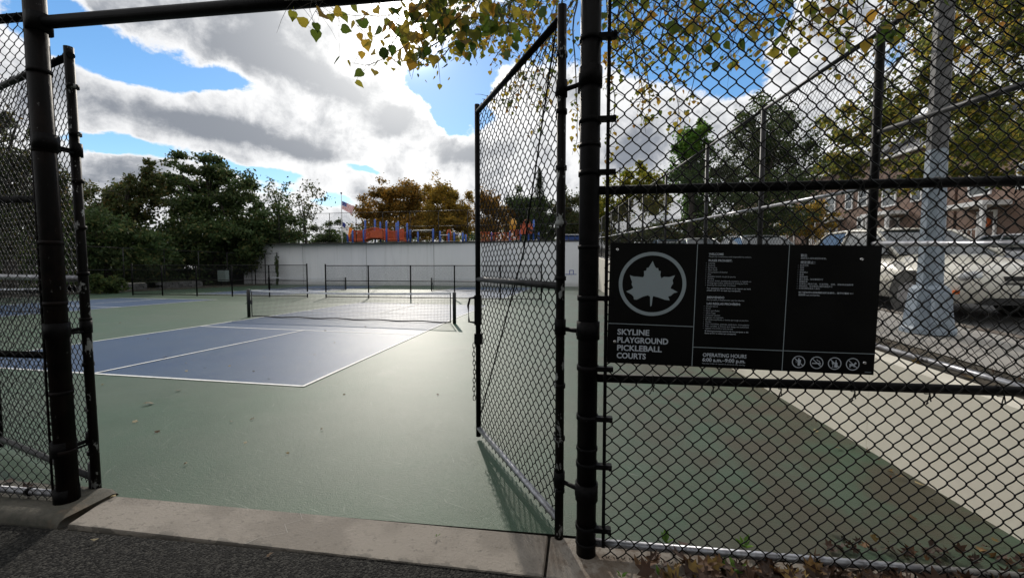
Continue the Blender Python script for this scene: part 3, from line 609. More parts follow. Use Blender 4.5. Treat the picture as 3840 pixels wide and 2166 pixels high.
# ---------------------------------------------------------------- street-side fence
sf = thing('chain_link_fence', 'tall chain-link fence with bright rails on top of the cream wall by the street', 'fence', (12.70, 12, 1))
YS = [-2.87, -.74, 1.55, 3.97, 7.4, 10.87, 14.1, 17.6, 20.9, 24.2, 27.1, 30.0]
bt = lambda y: wt(y)+.0; tp = lambda y: 3.9+.058*(y+.74); md = lambda y: 2.43+.056*(y+.7)
for i, y in enumerate(YS[1:]): part('post', pipe((12.70, y, bt(y)-.05), (12.70, y, tp(y)+.05), .037 if i < 3 else .033, 14), galvd if i else blackpaint, sf)
for y0, y1 in zip(YS[1:], YS[2:]):
    part('rail', pipe((12.70, y0, tp(y0)), (12.70, y1, tp(y1)), .024), galvd, sf); part('rail', pipe((12.70, y0, md(y0)), (12.70, y1, md(y1)), .022), galv, sf)
    part('rail', pipe((12.70, y0, bt(y0)+.04), (12.70, y1, bt(y1)+.04), .022), galv, sf)
    n_ = y0 < 7
    fabric('mesh', (12.735, y0), (12.735, y1), bt(y0), tp(y0), bt(y1), tp(y1), wire if n_ else wirefar, sf, pp=6 if y0 < 3 else 2, sides=4 if y0 < 3 else 3, r=.0026 if n_ else .003, hook=False)
y0, y1 = YS[0], YS[1]
for z0, z1, m_ in ((3.85, 3.9, blackpaint), (2.78, 2.95, galvd), (1.75, 1.875, galv), (.83, .885, galv)): part('rail', pipe((12.70, y0, z0), (12.70, y1, z1), .024), m_, sf)
fabric('mesh', (12.735, y0), (12.735, y1), .78, 3.85, .86, 3.9, wire, sf, pp=6, sides=4, hook=False)

def simple_fence(label, pts, z0, zt, mids, postr, wm, pmat, dx=.086, dz=.09, r=.003, caps=None, cat='fence', railr=.02, bot=.06, meshmat=None):
    c = np.mean(np.array(pts), 0); t = thing('chain_link_fence', label, cat, (c[0], c[1], z0))
    for i, p_ in enumerate(pts):
        h = zt + (.09 if i in (0, len(pts)-1) else .02)
        part('post', pipe((*p_, z0), (*p_, h), postr), pmat, t)
    for a, c_ in zip(pts, pts[1:]):
        for z in [zt, z0+bot] + mids: part('rail', pipe((*a, z), (*c_, z), railr, 8), pmat, t)
        fabric('mesh', a, c_, z0+bot, zt, z0+bot, zt, wm, t, pp=2, sides=3, hook=False, dx=dx, dz=dz, r=r)
    return t
my = lambda x: 15.5-.035*(x+3.1)
simple_fence('low black chain-link divider across the courts, left run before its gap', [(x, my(x)+.1) for x in (-15.79, -13.71, -11.36, -9.03, -6.65, -4.3)], 0, 1.78, [.93], .036, wirefar, blackpaint, r=.0042, dx=.075, dz=.075)
simple_fence('low black chain-link divider across the courts, right run after its gap', [(x, my(x)) for x in (-3.12, -.62, 1.76, 4.15, 6.55, 8.64)], 0, 1.75, [.93], .036, wirefar, blackpaint, r=.0042, dx=.075, dz=.075)
simple_fence('dark chain-link fence standing on top of the far end wall', [(x, FWL(x)+.2) for x in (-20.4, -17.7, -15.08, -12.33, -9.61, -6.94, -4.27, -1.53, 1.2, 3.9, 6.6, 9.3, 12.0)], 3.97, 6.80, [5.43], .03, wirefar, galvd, dx=.1, dz=.1, r=.0026)
simple_fence('long grey chain-link fence in front of the dark trees on the left side', [(-20.4-.0*y, y) for y in (4.5, 7.5, 10.5, 13.4, 16.4, 19.36, 22.26, 25.2, 28.1, 31.0)], 0, 3.0, [1.5], .032, wirefar, galvd, dx=.1, dz=.1, r=.0026)
simple_fence('short chain-link return with an ivy-grown end post beside the far wall', [(-19.7, 30.6), (-18.6, 30.55), (-17.3, 30.5)], 0, 3.0, [1.2], .05, wirefar, galvd, dx=.1, dz=.1, r=.0026)

# ---------------------------------------------------------------- nets
def net(a, b_, label, near):
    a = np.array(a, float); b_ = np.array(b_, float); c = (a+b_)/2; t = thing('pickleball_net', label, 'net', (c[0], c[1], 0), 'pickleball nets on the courts')
    d = b_-a; L = np.hypot(*d); d /= L; n = np.array([-d[1], d[0]])
    sag = lambda s: .915 - .055*math.sin(math.pi*s/L)
    for p_ in (a, b_):
        m_ = MB(); m_.tube([(*p_, 0), (*p_, .905), (*p_, .925)], [.052, .052, .04], 14)
        po = part('post', m_, postmat, t)
    wn = MB(); q = a+n*.055; wn.box((q[0]-.045, q[1]-.05, .42), (q[0]+.045, q[1]+.05, .56)); wn.tube([(q[0], q[1]-.05, .49), (q[0]-.02, q[1]-.09, .49), (q[0]-.08, q[1]-.10, .44)], .009, 6); part('winch', wn, postmat, t)
    s0, s1 = .12, L-.12
    for s_ in (s0, s1):
        e = a+d*s_; part('dowel', MB().tube([(*e, .02), (*e, .90)], .016, 8), postmat, t)
    st = MB(); K = int((s1-s0)/.3); v = []
    for i in range(K+1):
        s_ = s0+(s1-s0)*i/K; e = a+d*s_; z = sag(s_)
        for o, zz in ((-.012, z-.055), (-.012, z), (.012, z), (.012, z-.055)): v.append((*(e+n*o), zz))
    st.add(v, [f_ for i in range(K) for f_ in [(4*i+j, 4*i+(j+1) % 4, 4*i+4+(j+1) % 4, 4*i+4+j) for j in range(4)]] + [(0, 1, 2, 3), (4*K+3, 4*K+2, 4*K+1, 4*K)])
    part('top_tape', st, nettape, t)
    mt = MB(); pitch = .046 if near else .07; r = .0034 if near else .0032; nc = int((s1-s0)/pitch)
    for i in range(1, nc):
        s_ = s0+(s1-s0)*i/nc; e = a+d*s_; z = sag(s_)-.03; bl = .05*math.sin(math.pi*s_/L)
        mt.tube([(*(e+n*bl*k_*.6), zz) for zz, k_ in ((z, 0), (z*.66, .7), (z*.33, 1), (.045, .4))], r, 3, False)
    nr = int(.83/pitch)
    for j in range(1, nr):
        f_ = j/nr; pts = []
        for i in range(25):
            s_ = s0+(s1-s0)*i/24; e = a+d*s_; z = .045+(sag(s_)-.075)*f_; pts.append((*(e+n*.05*math.sin(math.pi*s_/L)*math.sin(math.pi*(1-f_)*.8+.3)*.6), z))
        mt.tube(pts, r, 3, False)
    stuff(part('netting', mt, netblack, t))
    bb = MB(); pts = [(*(a+d*(s0+(s1-s0)*i/24)+n*.01), .035+.012*math.sin(i*1.3)) for i in range(25)]; bb.tube(pts, .02, 6); part('bottom_band', bb, netblack, t)
    return t
net((-.66, 7.08), (6.54, 6.38), 'near pickleball net with black mesh and a sagging white top tape', True)
net((-12.85, 23.6), (-6.42, 23.4), 'pickleball net on the far left court behind the low divider fence', False)
net((.42, 22.83), (7.6, 22.3), 'pickleball net on the far right court half hidden behind the open gate leaf', False)
net((-15.3, 7.6), (-8.6, 7.3), 'pickleball net on the left court behind the left gate post', False)

# ---------------------------------------------------------------- foliage
def crown_mesh(name, ells, nleaf, size, mat, off, ncl=90, sig=.13, flat_=.55, shell=.55):
    tot = sum(e[1][0]*e[1][2] for e in ells); VV = []
    for c, R in ells:
        k = int(nleaf*R[0]*R[2]/tot); nc = max(8, int(ncl*R[0]*R[2]/tot))
        dr = RN.normal(size=(nc, 3)); dr /= np.linalg.norm(dr, axis=1)[:, None]
        rad = shell + (1-shell)*RN.random(nc)**.7; rad[RN.random(nc) < .3] *= .6
        cc = dr*rad[:, None]*(1+.10*RN.normal(size=(nc, 1)))
        wts = RN.random(nc)**1.3+.15; wts /= wts.sum(); pick = RN.choice(nc, k, p=wts)
        sg_ = sig*(.6+.9*RN.random(nc))
        p_ = (cc[pick] + RN.normal(size=(k, 3))*sg_[pick][:, None]*[1, 1, .75])*np.array(R) + np.array(c)
        VV.append(p_)
    p_ = np.concatenate(VV); k = len(p_)
    n1 = RN.normal(size=(k, 3)); n1 /= np.linalg.norm(n1, axis=1)[:, None]; a = RN.normal(size=(k, 3)); n2 = np.cross(n1, a); n2 /= np.linalg.norm(n2, axis=1)[:, None]
    s_ = size*(.6+.8*RN.random(k))[:, None]
    V = np.stack([p_-n1*s_*.6, p_-n2*s_*flat_*.6+n1*s_*.05, p_+n1*s_*.6, p_+n2*s_*flat_*.6+n1*s_*.05], 1)
    return fastmesh(name, V.reshape(-1, 3), np.arange(k*4).reshape(-1, 4), mat, False, off)
def tree(name, label, base, ells, nleaf, size, mat, group=None, tr=.22, ncl=90, sig=.13, cat='tree', limbs=7, shell=.55, trunkmat=None, lean=0):
    t = thing(name, label, cat, base, group)
    base = np.array(base, float); c0 = np.mean([e[0] for e in ells], 0); top = max(e[0][2] for e in ells)
    b = MB(); h = top-base[2]; ctr = np.array([c0[0], c0[1], top])
    pts = [base + (ctr-base)*f_ + np.array([.12*math.sin(f_*7+base[0]), .12*math.cos(f_*6+base[1]), 0])*h*.06 for f_ in np.linspace(0, 1, 7)]
    b.tube(pts, [tr*1.25, tr, tr*.9, tr*.75, tr*.55, tr*.35, tr*.15], 9)
    for i in range(limbs):
        e = ells[i % len(ells)]; f_ = .3+.5*RN.random(); p0 = base+(ctr-base)*f_; dr = RN.normal(size=3); dr[2] = abs(dr[2])*.7; dr /= np.linalg.norm(dr)
        p2 = np.array(e[0])+dr*np.array(e[1])*.85; p1 = (p0+p2)/2+np.array([0, 0, .08*h])
        b.tube([p0, p1*.5+p0*.5+[0, 0, .02*h], p1, p1*.4+p2*.6, p2], [tr*.5, tr*.38, tr*.28, tr*.17, tr*.05], 6)
    part('trunk', b, trunkmat or bark, t)
    link('crown', crown_mesh('crown', ells, nleaf, size, mat, t.location, ncl, sig, shell=shell), t)['kind'] = 'stuff'
    return t
def el_(bb, depth, ry=.8):                     # ellipsoid filling a box measured on the photograph at this distance
    x0, y0, x1, y1 = bb; c = atd((x0+x1)/2, (y0+y1)/2, depth); rx = (x1-x0)*DD/2/F*depth; rz = (y1-y0)*DD/2/F*depth
    return (tuple(c), (rx, rx*ry, rz))
def tree_bb(name, label, bbs, depth, ground, nleaf, size, mat, **kw):
    if depth > 35: depth = depth*1.09+(10 if ground == 3.86 else 0); size *= 1.45; nleaf = int(nleaf*1.35)
    else: size *= 1.25; nleaf = int(nleaf*1.2)
    ells = [el_(b_, depth + (i % 3-1)*.8) for i, b_ in enumerate(bbs)]
    c = np.average([e[0] for e in ells], 0, [e[1][0] for e in ells]); return tree(name, label, (c[0], c[1], ground), ells, nleaf, size, mat, **kw)
G1 = 'trees beyond the courts'
tree_bb('broadleaf_tree', 'tall broad dark green tree behind the left fence, highest crown left of centre', [(415, 383, 590, 480), (375, 430, 520, 560), (500, 420, 655, 560), (390, 500, 660, 660), (560, 540, 690, 680), (440, 560, 600, 690)], 36, 1.0, 30000, .17, LG, group=G1, tr=.35, ncl=230, sig=.11)
tree_bb('broadleaf_tree', 'lower bushy tree left of the tallest dark one, small sprigs rising against the sky', [(320, 400, 420, 520), (250, 455, 400, 600), (195, 460, 330, 640)], 34, 1.0, 15000, .17, LG2, group=G1, tr=.22, ncl=170, sig=.11)
tree_bb('evergreen_shrub_tree', 'dense green shrubby tree beside the left gate post above the long grey fence', [(190, 520, 320, 680), (260, 560, 420, 690), (130, 500, 230, 660)], 30, .6, 14000, .16, LG, group=G1, tr=.2, ncl=140, sig=.12)
tree_bb('broadleaf_tree', 'brownish green tree seen through the left gate mesh', [(-120, 260, 90, 470), (-60, 380, 150, 600), (60, 430, 180, 640), (-200, 450, 60, 680)], 21, .3, 16000, .14, LG2, group=G1, tr=.25, ncl=170, sig=.12)
tree_bb('sparse_tree', 'thin sparse tree with wispy leaves at the left end of the far wall', [(665, 440, 735, 520), (655, 480, 720, 600), (690, 460, 745, 560)], 40, 3.8, 800, .15, LG, group=G1, tr=.13, ncl=70, sig=.16)
tree_bb('sparse_tree', 'thin sparse tree with open twiggy crown nearest the flagpole', [(735, 455, 820, 540), (740, 500, 800, 590), (720, 540, 780, 620)], 41, 3.8, 900, .15, LG2, group=G1, tr=.13, ncl=75, sig=.16)
tree_bb('bushy_tree', 'dark bushy tree filling the corner above the left end of the far wall', [(600, 520, 740, 640), (640, 560, 720, 660)], 38, 2.5, 8000, .17, LG, group=G1, tr=.2, ncl=80, sig=.14)
tree_bb('shrub', 'low green shrub on the terrace left of the flagpole', [(785, 552, 860, 620), (760, 580, 900, 625)], 38, 3.86, 5000, .14, LG, group=None, tr=.08, ncl=60, cat='shrub', limbs=3)
tree_bb('maple_tree', 'wide orange-brown autumn tree right of the flagpole behind the playground', [(885, 470, 990, 580), (930, 445, 1060, 560), (1000, 450, 1100, 570), (900, 540, 1100, 620)], 47, 3.86, 26000, .19, LO, group=G1, tr=.35, ncl=220, sig=.11)
tree_bb('maple_tree', 'golden autumn tree with a pointed crown in the middle of the far tree row', [(1060, 445, 1150, 560), (1040, 500, 1180, 610), (1120, 480, 1200, 600)], 45, 3.86, 18000, .18, LOY, group=G1, tr=.3, ncl=170, sig=.11)
tree_bb('maple_tree', 'smaller orange tree in the far row seen at the edge of the open gate leaf', [(1185, 470, 1265, 600), (1220, 500, 1300, 610)], 46, 3.86, 10000, .18, LO, group=G1, tr=.25, ncl=110, sig=.12)
tree_bb('broadleaf_tree', 'dark green rounded tree in the far row behind the gate mesh', [(1270, 470, 1350, 590), (1290, 500, 1420, 610)], 48, 3.86, 15000, .19, LG, group=G1, tr=.3, ncl=130, sig=.12)
tree_bb('broadleaf_tree', 'plain green tree in the gap between the gate leaf and the right post', [(1395, 475, 1470, 590), (1400, 530, 1490, 620)], 46, 3.86, 9000, .19, LG2, group=G1, tr=.25, ncl=90)
# conifer
def conifer(px, top, bot, depth, ground):
    p_ = atd(px, bot, depth); q = atd(px, top, depth); t = thing('conifer_tree', 'dark pointed conifer rising above the tree row behind the gate mesh', 'tree', (p_[0], p_[1], ground), G1)
    part('trunk', MB().tube([(p_[0], p_[1], ground), (p_[0], p_[1], q[2])], [.22, .03], 8), bark, t)
    n_ = 9000; h = RN.random(n_)**.8; z = ground+1.5+(q[2]-ground-1.5)*(1-h); lay = np.floor(h*13)/13; rr = (h*.75+.25*(h-lay)*6)*2.4*np.sqrt(RN.random(n_)); a = RN.random(n_)*6.283
    c = np.column_stack([p_[0]+rr*np.cos(a), p_[1]+rr*np.sin(a), z-rr*.25]); n1 = np.column_stack([np.cos(a), np.sin(a), -.3+0*a]); n2 = np.cross(n1, [0, 0, 1.]); s_ = .16
    V = np.stack([c-n1*s_, c-n2*s_*.35, c+n1*s_, c+n2*s_*.35], 1); stuff(link('crown', fastmesh('crown', V, np.arange(n_*4).reshape(-1, 4), LG, False, t.location), t))
conifer(1357, 424, 560, 56, 3.86)
# distant belt so no bare horizon shows
b = []
for i in range(30): b.append(((-24.2-2.5*(i % 2)+RN.normal()*.4, 1+i*1.1, 1.6+(i % 2)*1.6), (1.9, 1.6, 1.9+.6*RN.random())))
for i in range(16): b.append(((-32+i*.9, 33.5+RN.normal()*1.2, 3.2+(i % 2)*1.6), (1.9, 1.9, 2.2)))
for i in range(26): b.append(((-31-1.2*RN.random(), 2+i*1.3, 3.6), (2.2, 1.8, 2.9)))
for x_, y_, z_ in ((-20.9, 31.0, 2.2), (-20.2, 30.9, 3.9), (-21.6, 30.4, 3.6), (-19.6, 31.2, 4.7)): b.append(((x_, y_, z_), (.9, .5, 1.5)))
o = link('undergrowth', crown_mesh('undergrowth', b, 48000, .24, LG, (0, 0, 0), 330, .2)); o['kind'] = 'stuff'; o['label'] = 'dark undergrowth behind the long left fence'; o['category'] = 'undergrowth'
b = []
for i in range(40):
    x_ = -95+i*4.0+RN.normal(); y_ = 72+8*RN.random(); h = 6+2.0*RN.random(); b.append(((x_, y_, 3.5+h*.45), (3.4, 3, h*.55)))
for i in range(14): b.append(((-30-1.2*i+RN.normal(), 26-5*i, 3.0), (3.6, 3.6, 3.2+RN.random())))
o = link('far_woods', crown_mesh('far_woods', b, 52000, .42, LG, (0, 0, 0), 420, .22)); o['kind'] = 'stuff'; o['label'] = 'dark wooded belt behind the trees on the left and far side'; o['category'] = 'woods'
# street side
G2 = 'trees along the street'
tree_bb('street_tree', 'yellow-green tree far along the street beside the right gate post', [(1560, 405, 1640, 500), (1520, 440, 1600, 560), (1590, 430, 1680, 560), (1480, 480, 1560, 600)], 42, 3.5, 9000, .19, LY, group=G2, tr=.2, ncl=110)
tree_bb('street_tree', 'bright green tree left of the big dark one beyond the street fence', [(1690, 300, 1790, 420), (1680, 360, 1780, 500), (1700, 420, 1800, 580)], 24, 2.5, 12000, .13, LB, group=G2, tr=.2, ncl=130)
tree_bb('street_tree', 'big dark dense green tree above the middle posts of the street fence', [(1840, 245, 1990, 400), (1780, 320, 1940, 520), (1880, 330, 2070, 540), (1760, 440, 2040, 600), (1900, 290, 2010, 420)], 23, 2.4, 26000, .10, LS, group=G2, tr=.3, ncl=240)
tree_bb('street_tree', 'leafy olive and yellow street tree spreading over the parked car and lamp post', [(2080, 250, 2260, 420), (2200, 120, 2420, 330), (2380, 180, 2600, 420), (2420, -80, 2680, 200), (2060, 340, 2200, 470), (2240, -120, 2460, 90), (2200, 380, 2400, 480), (2350, 330, 2620, 470)], 14, 1.6, 24000, .105, LR, group=G2, tr=.16, ncl=260, sig=.13)
tree_bb('ornamental_tree', 'small orange ornamental tree in front of the brick houses', [(1960, 528, 2110, 600), (1990, 510, 2070, 570)], 27, 2.3, 5000, .12, LOY, group=G2, tr=.1, ncl=70)
tree_bb('hedge', 'dark green hedge beside the street behind the fence rails', [(1650, 540, 1800, 625), (1760, 545, 1960, 620), (1540, 560, 1680, 620)], 26, 2.3, 9000, .13, LG2, tr=.08, ncl=90, cat='hedge', limbs=2)

for x_, y_, h_, lab in ((0, -17, 11, 'unseen shade tree added behind the entrance path, the one on the left'), (9, -20, 12, 'unseen shade tree added behind the entrance path, the one in the middle'), (19, -17, 11, 'unseen shade tree added behind the entrance path, the one on the right')):  # unseen trees, added to block sky light behind the camera and darken the gate
    tree('unseen_shade_tree', lab, (x_, y_, -.1), [((x_, y_, h_*.58), (4.6, 3.6, h_*.36)), ((x_+2, y_+1, h_*.35), (3.5, 3, h_*.25)), ((x_-2.5, y_, h_*.4), (3.5, 3, h_*.28))], 7000, .26, LG2, group='unseen shade trees added behind the entrance path', tr=.25, ncl=120, sig=.16)
# ---------------------------------------------------------------- overhanging linden
lt = thing('linden_tree', 'linden tree whose yellow and green leaves hang down over the gate and fence', 'tree', (12.3, -5.2, 0))
b = MB(); b.tube([(12.3, -5.2, -.1), (12.25, -5.1, 1.6), (12.1, -4.8, 3.6), (11.7, -4.3, 5.4), (11.2, -3.9, 7.5)], [.24, .19, .17, .14, .09], 12); part('trunk', b, bark, lt)
leafV = np.array([(0, 0, 0), (.30, -.05, .02), (.50, .22, .07), (.42, .55, .07), (.18, .82, .03), (0, 1.08, -.05), (-.18, .82, .03), (-.42, .55, .07), (-.50, .22, .07), (-.30, -.05, .02), (0, .35, -.03), (0, .7, -.03)])
LFACE = [(0, 1, 2, 10), (2, 3, 11, 10), (3, 4, 5, 11), (5, 6, 7, 11), (7, 8, 10, 11), (8, 9, 0, 10)]
leafme = []
for k_ in range(4):
    v = leafV.copy(); v[:, 2] += .10*(k_-1.2)*v[:, 1]**2 + (.06*k_)*np.abs(v[:, 0]); v[:, 0] *= .85+.1*k_
    m_ = MB(); m_.add(v, LFACE, True); m_.add([(-.012, 0, 0), (.012, 0, 0), (.01, -.4, .03), (-.01, -.4, .03)], [(0, 1, 2, 3)]); leafme.append(m_.mesh('leaf', LN))
NEAR, MASS = [], []
twigs = MB()
rng = random.Random(3)
def spray(pts, n, size, near, r=.004, tight=1.0):
    """a hanging twig through these (px, py, depth) points with leaves strung along it"""
    P_ = np.array([at(*p_) for p_ in pts]); seg = np.linalg.norm(np.diff(P_, axis=0), axis=1); L_ = seg.sum(); cum = np.r_[0, np.cumsum(seg)]
    f = np.linspace(0, L_, 14); Q = np.column_stack([np.interp(f, cum, P_[:, i]) for i in range(3)])
    Q[1:-1] = (Q[:-2]+Q[1:-1]*2+Q[2:])/4; Q += np.cumsum(RN.normal(size=Q.shape)*.006, 0)*L_
    twigs.tube(Q, np.linspace(r, r*.35, 14), 5)
    for i in range(5):
        s_ = (.2+.8*rng.random())*L_; c = np.array([np.interp(s_, f, Q[:, j]) for j in range(3)]); d1 = np.array([rng.gauss(0, .05), rng.gauss(0, .05), rng.gauss(-.02, .05)])*(1 if near else 1.8)
        twigs.tube([c, c+d1*.5+[0, 0, .015], c+d1, c+d1*1.4-[0, 0, .03]], [r*.45, r*.35, r*.28, r*.15], 3, False)
    for i in range(n):
        s_ = rng.random()**.8*L_ if not near else (.15+.85*rng.random())*L_; c = np.array([np.interp(s_, f, Q[:, j]) for j in range(3)])
        off = np.array([rng.gauss(0, 1), rng.gauss(0, 1), rng.gauss(-.35, .8)])*size*1.25*tight; e = c+off
        if i % 3 == 0 or near: twigs.tube([c, (c+e)/2+[0, 0, .01], e], r*.3, 3, False)
        (NEAR if near else MASS).append((e, size*rng.uniform(.65, 1.15)))
R6 = lambda a, b_, d: (900+a/1.84, b_/1.84, d); Q6 = lambda a, b_, d: (2200+a/1.571, b_/1.571, d)
def sp6(pts, d, n, size, near, fn=R6, **kw): spray([fn(a, b_, d+.05*i) for i, (a, b_) in enumerate(pts)], n, size, near, **kw)
for pts, d, n in [([(1500,-120),(1250,20),(950,110),(740,100),(620,80)],2.6,20), ([(1500,-90),(1200,180),(1040,245),(860,240),(720,150)],2.7,12), ([(1250,60),(1100,250),(1000,400),(870,455),(720,410)],2.7,5),
                  ([(1400,-90),(1250,100),(1150,240),(1080,290)],2.5,16), ([(1500,-90),(1400,120),(1330,240),(1200,300)],2.4,18), ([(1700,-90),(1500,100),(1380,220),(1300,250)],2.3,20),
                  ([(1700,-90),(1600,120),(1500,250),(1450,330)],2.4,20), ([(1800,-90),(1720,80),(1660,200),(1600,270)],2.5,16), ([(1900,-90),(1850,60),(1840,150),(1840,220)],2.5,12), ([(1250,-90),(1290,60),(1240,200),(1225,310)],2.6,10),
                  ([(1350,-90),(1180,20),(1000,120),(940,200)],2.6,12), ([(700,-60),(560,10),(400,15),(300,5)],2.15,5), ([(560,-40),(540,40),(520,80)],2.5,1), ([(1650,-90),(1450,30),(1300,110)],2.5,16), ([(2000,-90),(1900,0),(1780,110)],2.7,14)]:
    sp6(pts, d, int(n*1.35), .068, True)
for pts, d, n in [([(400,-60),(470,0),(480,40)],2.2,9), ([(660,-60),(650,100),(610,190),(650,250)],2.3,11), ([(700,-60),(850,10),(880,60)],2.3,5), ([(1000,-60),(1200,100),(1040,140),(880,180)],2.25,9), ([(1400,-60),(1320,40),(1340,170)],2.2,7),
                  ([(1500,-60),(1640,60),(1580,200)],2.1,7), ([(1780,-60),(1760,120),(1720,230)],2.2,6), ([(820,150),(850,220),(862,270)],2.4,2), ([(200,-60),(240,10),(260,30)],2.3,5), ([(1950,-60),(2000,0),(1900,60)],2.2,6), ([(1180,100),(1200,160),(1180,200)],2.3,4)]:
    sp6(pts, d, n+2, .068, True, fn=Q6)
for pts, d, n in [([(1400,150),(1150,300),(1040,380),(1150,460)],4.6,16), ([(1500,200),(1300,330),(1220,400),(1300,450)],4.8,26), ([(1600,200),(1450,320),(1370,430),(1320,460)],5,28), ([(2000,-40),(1850,150),(1700,290),(1580,400)],5.6,60),
                  ([(2100,-40),(1950,200),(1800,370),(1740,460)],5.8,60), ([(2150,-40),(2050,200),(1950,400),(1900,560),(1860,740)],5.6,60), ([(2200,-40),(2150,200),(2050,450),(1960,700)],5.6,46), ([(2340,-40),(2290,200),(2300,600),(2330,800),(2310,1000)],5.2,46),
                  ([(2330,-40),(2150,200),(2020,420),(1870,690),(1650,660)],5.6,40), ([(2350,-40),(2200,300),(2150,700),(2040,980)],6,34), ([(2240,-40),(2180,300),(2120,620),(2100,800)],5,24), ([(1900,-40),(1800,80),(1700,180),(1600,250)],5.4,60), ([(2000,-40),(1930,100),(1850,230),(1850,330)],5.6,60), ([(2080,-40),(2000,80),(1980,260)],5.8,60)]:
    sp6(pts, d, int(n*1.3), .064, False, r=.011)
for pts, d, n in [([(220,-40),(150,300),(120,520)],5.8,46), ([(250,-40),(330,250),(420,560),(380,700)],5.6,60), ([(500,-40),(430,300),(560,560),(540,720)],5.6,60), ([(700,-40),(600,300),(520,520)],5.8,36), ([(120,-40),(160,260),(200,600),(130,940)],5.6,40),
                  ([(260,-40),(260,200),(300,420),(340,600),(330,700)],5.2,60), ([(560,-40),(500,160),(460,300)],5.2,50), ([(380,-40),(300,100),(240,240)],5.2,60), ([(850,-40),(740,100),(700,260)],5.6,40), ([(1250,-40),(1100,60),(1000,160)],5.4,30), ([(650,-40),(640,350),(600,620)],6,36), ([(1500,-40),(1450,150),(1560,240)],4.6,40), ([(900,-40),(960,60),(1060,110)],5.0,30), ([(200,0),(180,150),(200,380)],5,40)]:
    sp6(pts, d, int(n*1.2), .064, False, fn=Q6, r=.011)
lc = [((12.2, -5.6, 7.4), (3.4, 3.0, 2.4)), ((9.2, -6.4, 6.6), (2.8, 2.6, 1.7)), ((15.2, -6.6, 7.0), (3.0, 3.0, 2.2)), ((11.5, -9.5, 7.2), (3.6, 3.2, 2.6)), ((7.6, -9.0, 6.8), (2.8, 2.8, 2.0))]  # the linden's unseen crown overhead, added to shade the gate from the sky
link('crown', crown_mesh('crown', lc, 15000, .13, LNS, lt.location, 260, .16), lt)['kind'] = 'stuff'
for tip in ((12.2, -5.6, 8.4), (9.0, -6.6, 6.6), (15.2, -6.8, 7.2), (11.2, -9.6, 7.4)):
    p0 = np.array((12.0, -4.7, 4.3)); tip = np.array(tip); twigs.tube([p0, p0*.6+tip*.4+[0, 0, .3], tip], [.1, .06, .02], 8)
for k_ in range(26):                             # upper canopy of small leaves on the right
    x_ = 2250+k_*62; y_ = rng.uniform(90, 260) if k_ < 14 else rng.uniform(120, 330); d_ = rng.uniform(4.2, 6.5)
    spray([(x_+rng.uniform(40, 160), -90, d_), (x_+40, y_*.3, d_), (x_, y_*.7, d_+.1), (x_-rng.uniform(20, 120), y_, d_+.1)], 34, .066, False, r=.007)
for k_ in range(9):
    x_ = 1560+k_*66; d_ = rng.uniform(4.6, 6)
    spray([(x_+120, -90, d_), (x_+60, 20, d_), (x_, rng.uniform(90, 200), d_)], 26, .066, False, r=.007)
# limbs carrying the sprays
for tip in (at(2900, -500, 2.6), at(2250, -620, 2.5), at(1750, -500, 2.5), at(2300, -420, 5.4), at(2700, -300, 5.5), at(3300, -500, 3)):
    p0 = np.array((11.9, -4.6, 4.6)); twigs.tube([p0, p0*.6+tip*.4+[0, 0, .5], p0*.25+tip*.75+[0, 0, .35], tip], [.05, .035, .02, .01], 7)
part('branch', twigs, twigm, lt)
NEAR.sort(key=lambda q: -q[1]/np.dot(q[0]-CAM, FW)); more = NEAR[300:]; NEAR = NEAR[:300]
lo_ = np.array(lt.location)
for i, (p_, s_) in enumerate(NEAR):
    o = link('leaf', leafme[i % 4], lt, p_-lo_); o.scale = (s_,)*3
    o.rotation_euler = (rng.gauss(math.pi*1.5, .55)+.4, rng.gauss(0, .5), rng.uniform(-1.1, 1.1)+(math.pi if rng.random() < .5 else 0))
VV, FF = [], []
for i, (p_, s_) in enumerate(MASS+more):
    M_ = np.array(Matrix.Rotation(rng.uniform(0, 6.28), 3, 'Z') @ Matrix.Rotation(rng.gauss(-1.5, .6), 3, 'X')); v = leafV[[0, 2, 3, 5, 7, 8]]@M_.T*s_+p_; VV.append(v); FF += [(6*i, 6*i+1, 6*i+2, 6*i+3), (6*i+3, 6*i+4, 6*i+5, 6*i)]
o = link('foliage', fastmesh('foliage', np.concatenate(VV), FF, LNS, False, lo_), lt); o['kind'] = 'stuff'

# ---------------------------------------------------------------- leaf litter, weeds, fallen leaves
VV, FF = [], []; 
star = np.array([(0, -.2, 0), (.16, -.12, .03), (.5, .0, .1), (.26, .16, .02), (.42, .46, .12), (.14, .36, .02), (0, .75, .1), (-.14, .36, .02), (-.42, .46, .14), (-.26, .16, .02), (-.5, .0, .08), (-.16, -.12, .03)])
def litter(n, fx, fy, fz, s0, s1):
    for i in range(n):
        x, y = fx(), fy(); s_ = rng.uniform(s0, s1); M_ = np.array(Matrix.Rotation(rng.uniform(0, 6.28), 3, 'Z') @ Matrix.Rotation(rng.gauss(0, .5), 3, 'X') @ Matrix.Rotation(rng.gauss(0, .5), 3, 'Y'))
        v = star.copy(); v[:, 2] += rng.uniform(-.6, .8)*(v[:, 0]**2); v = v@M_.T*s_ + [x, y, fz()]; k_ = sum(len(q) for q in VV); VV.append(v); FF.append(tuple(range(k_, k_+12)))
litter(420, lambda: rng.triangular(9.95, 12.4, 12.0), lambda: rng.gauss(-3.02, .07), lambda: rng.uniform(.015, .07), .06, .12)
litter(420, lambda: rng.triangular(9.9, 12.4, 12.0), lambda: rng.uniform(-3.5, -2.98), lambda: rng.uniform(.01, .06), .06, .12)
litter(60, lambda: rng.uniform(11.2, 12.38), lambda: -2.72+abs(rng.gauss(0, .08)), lambda: rng.uniform(.012, .03), .04, .08)
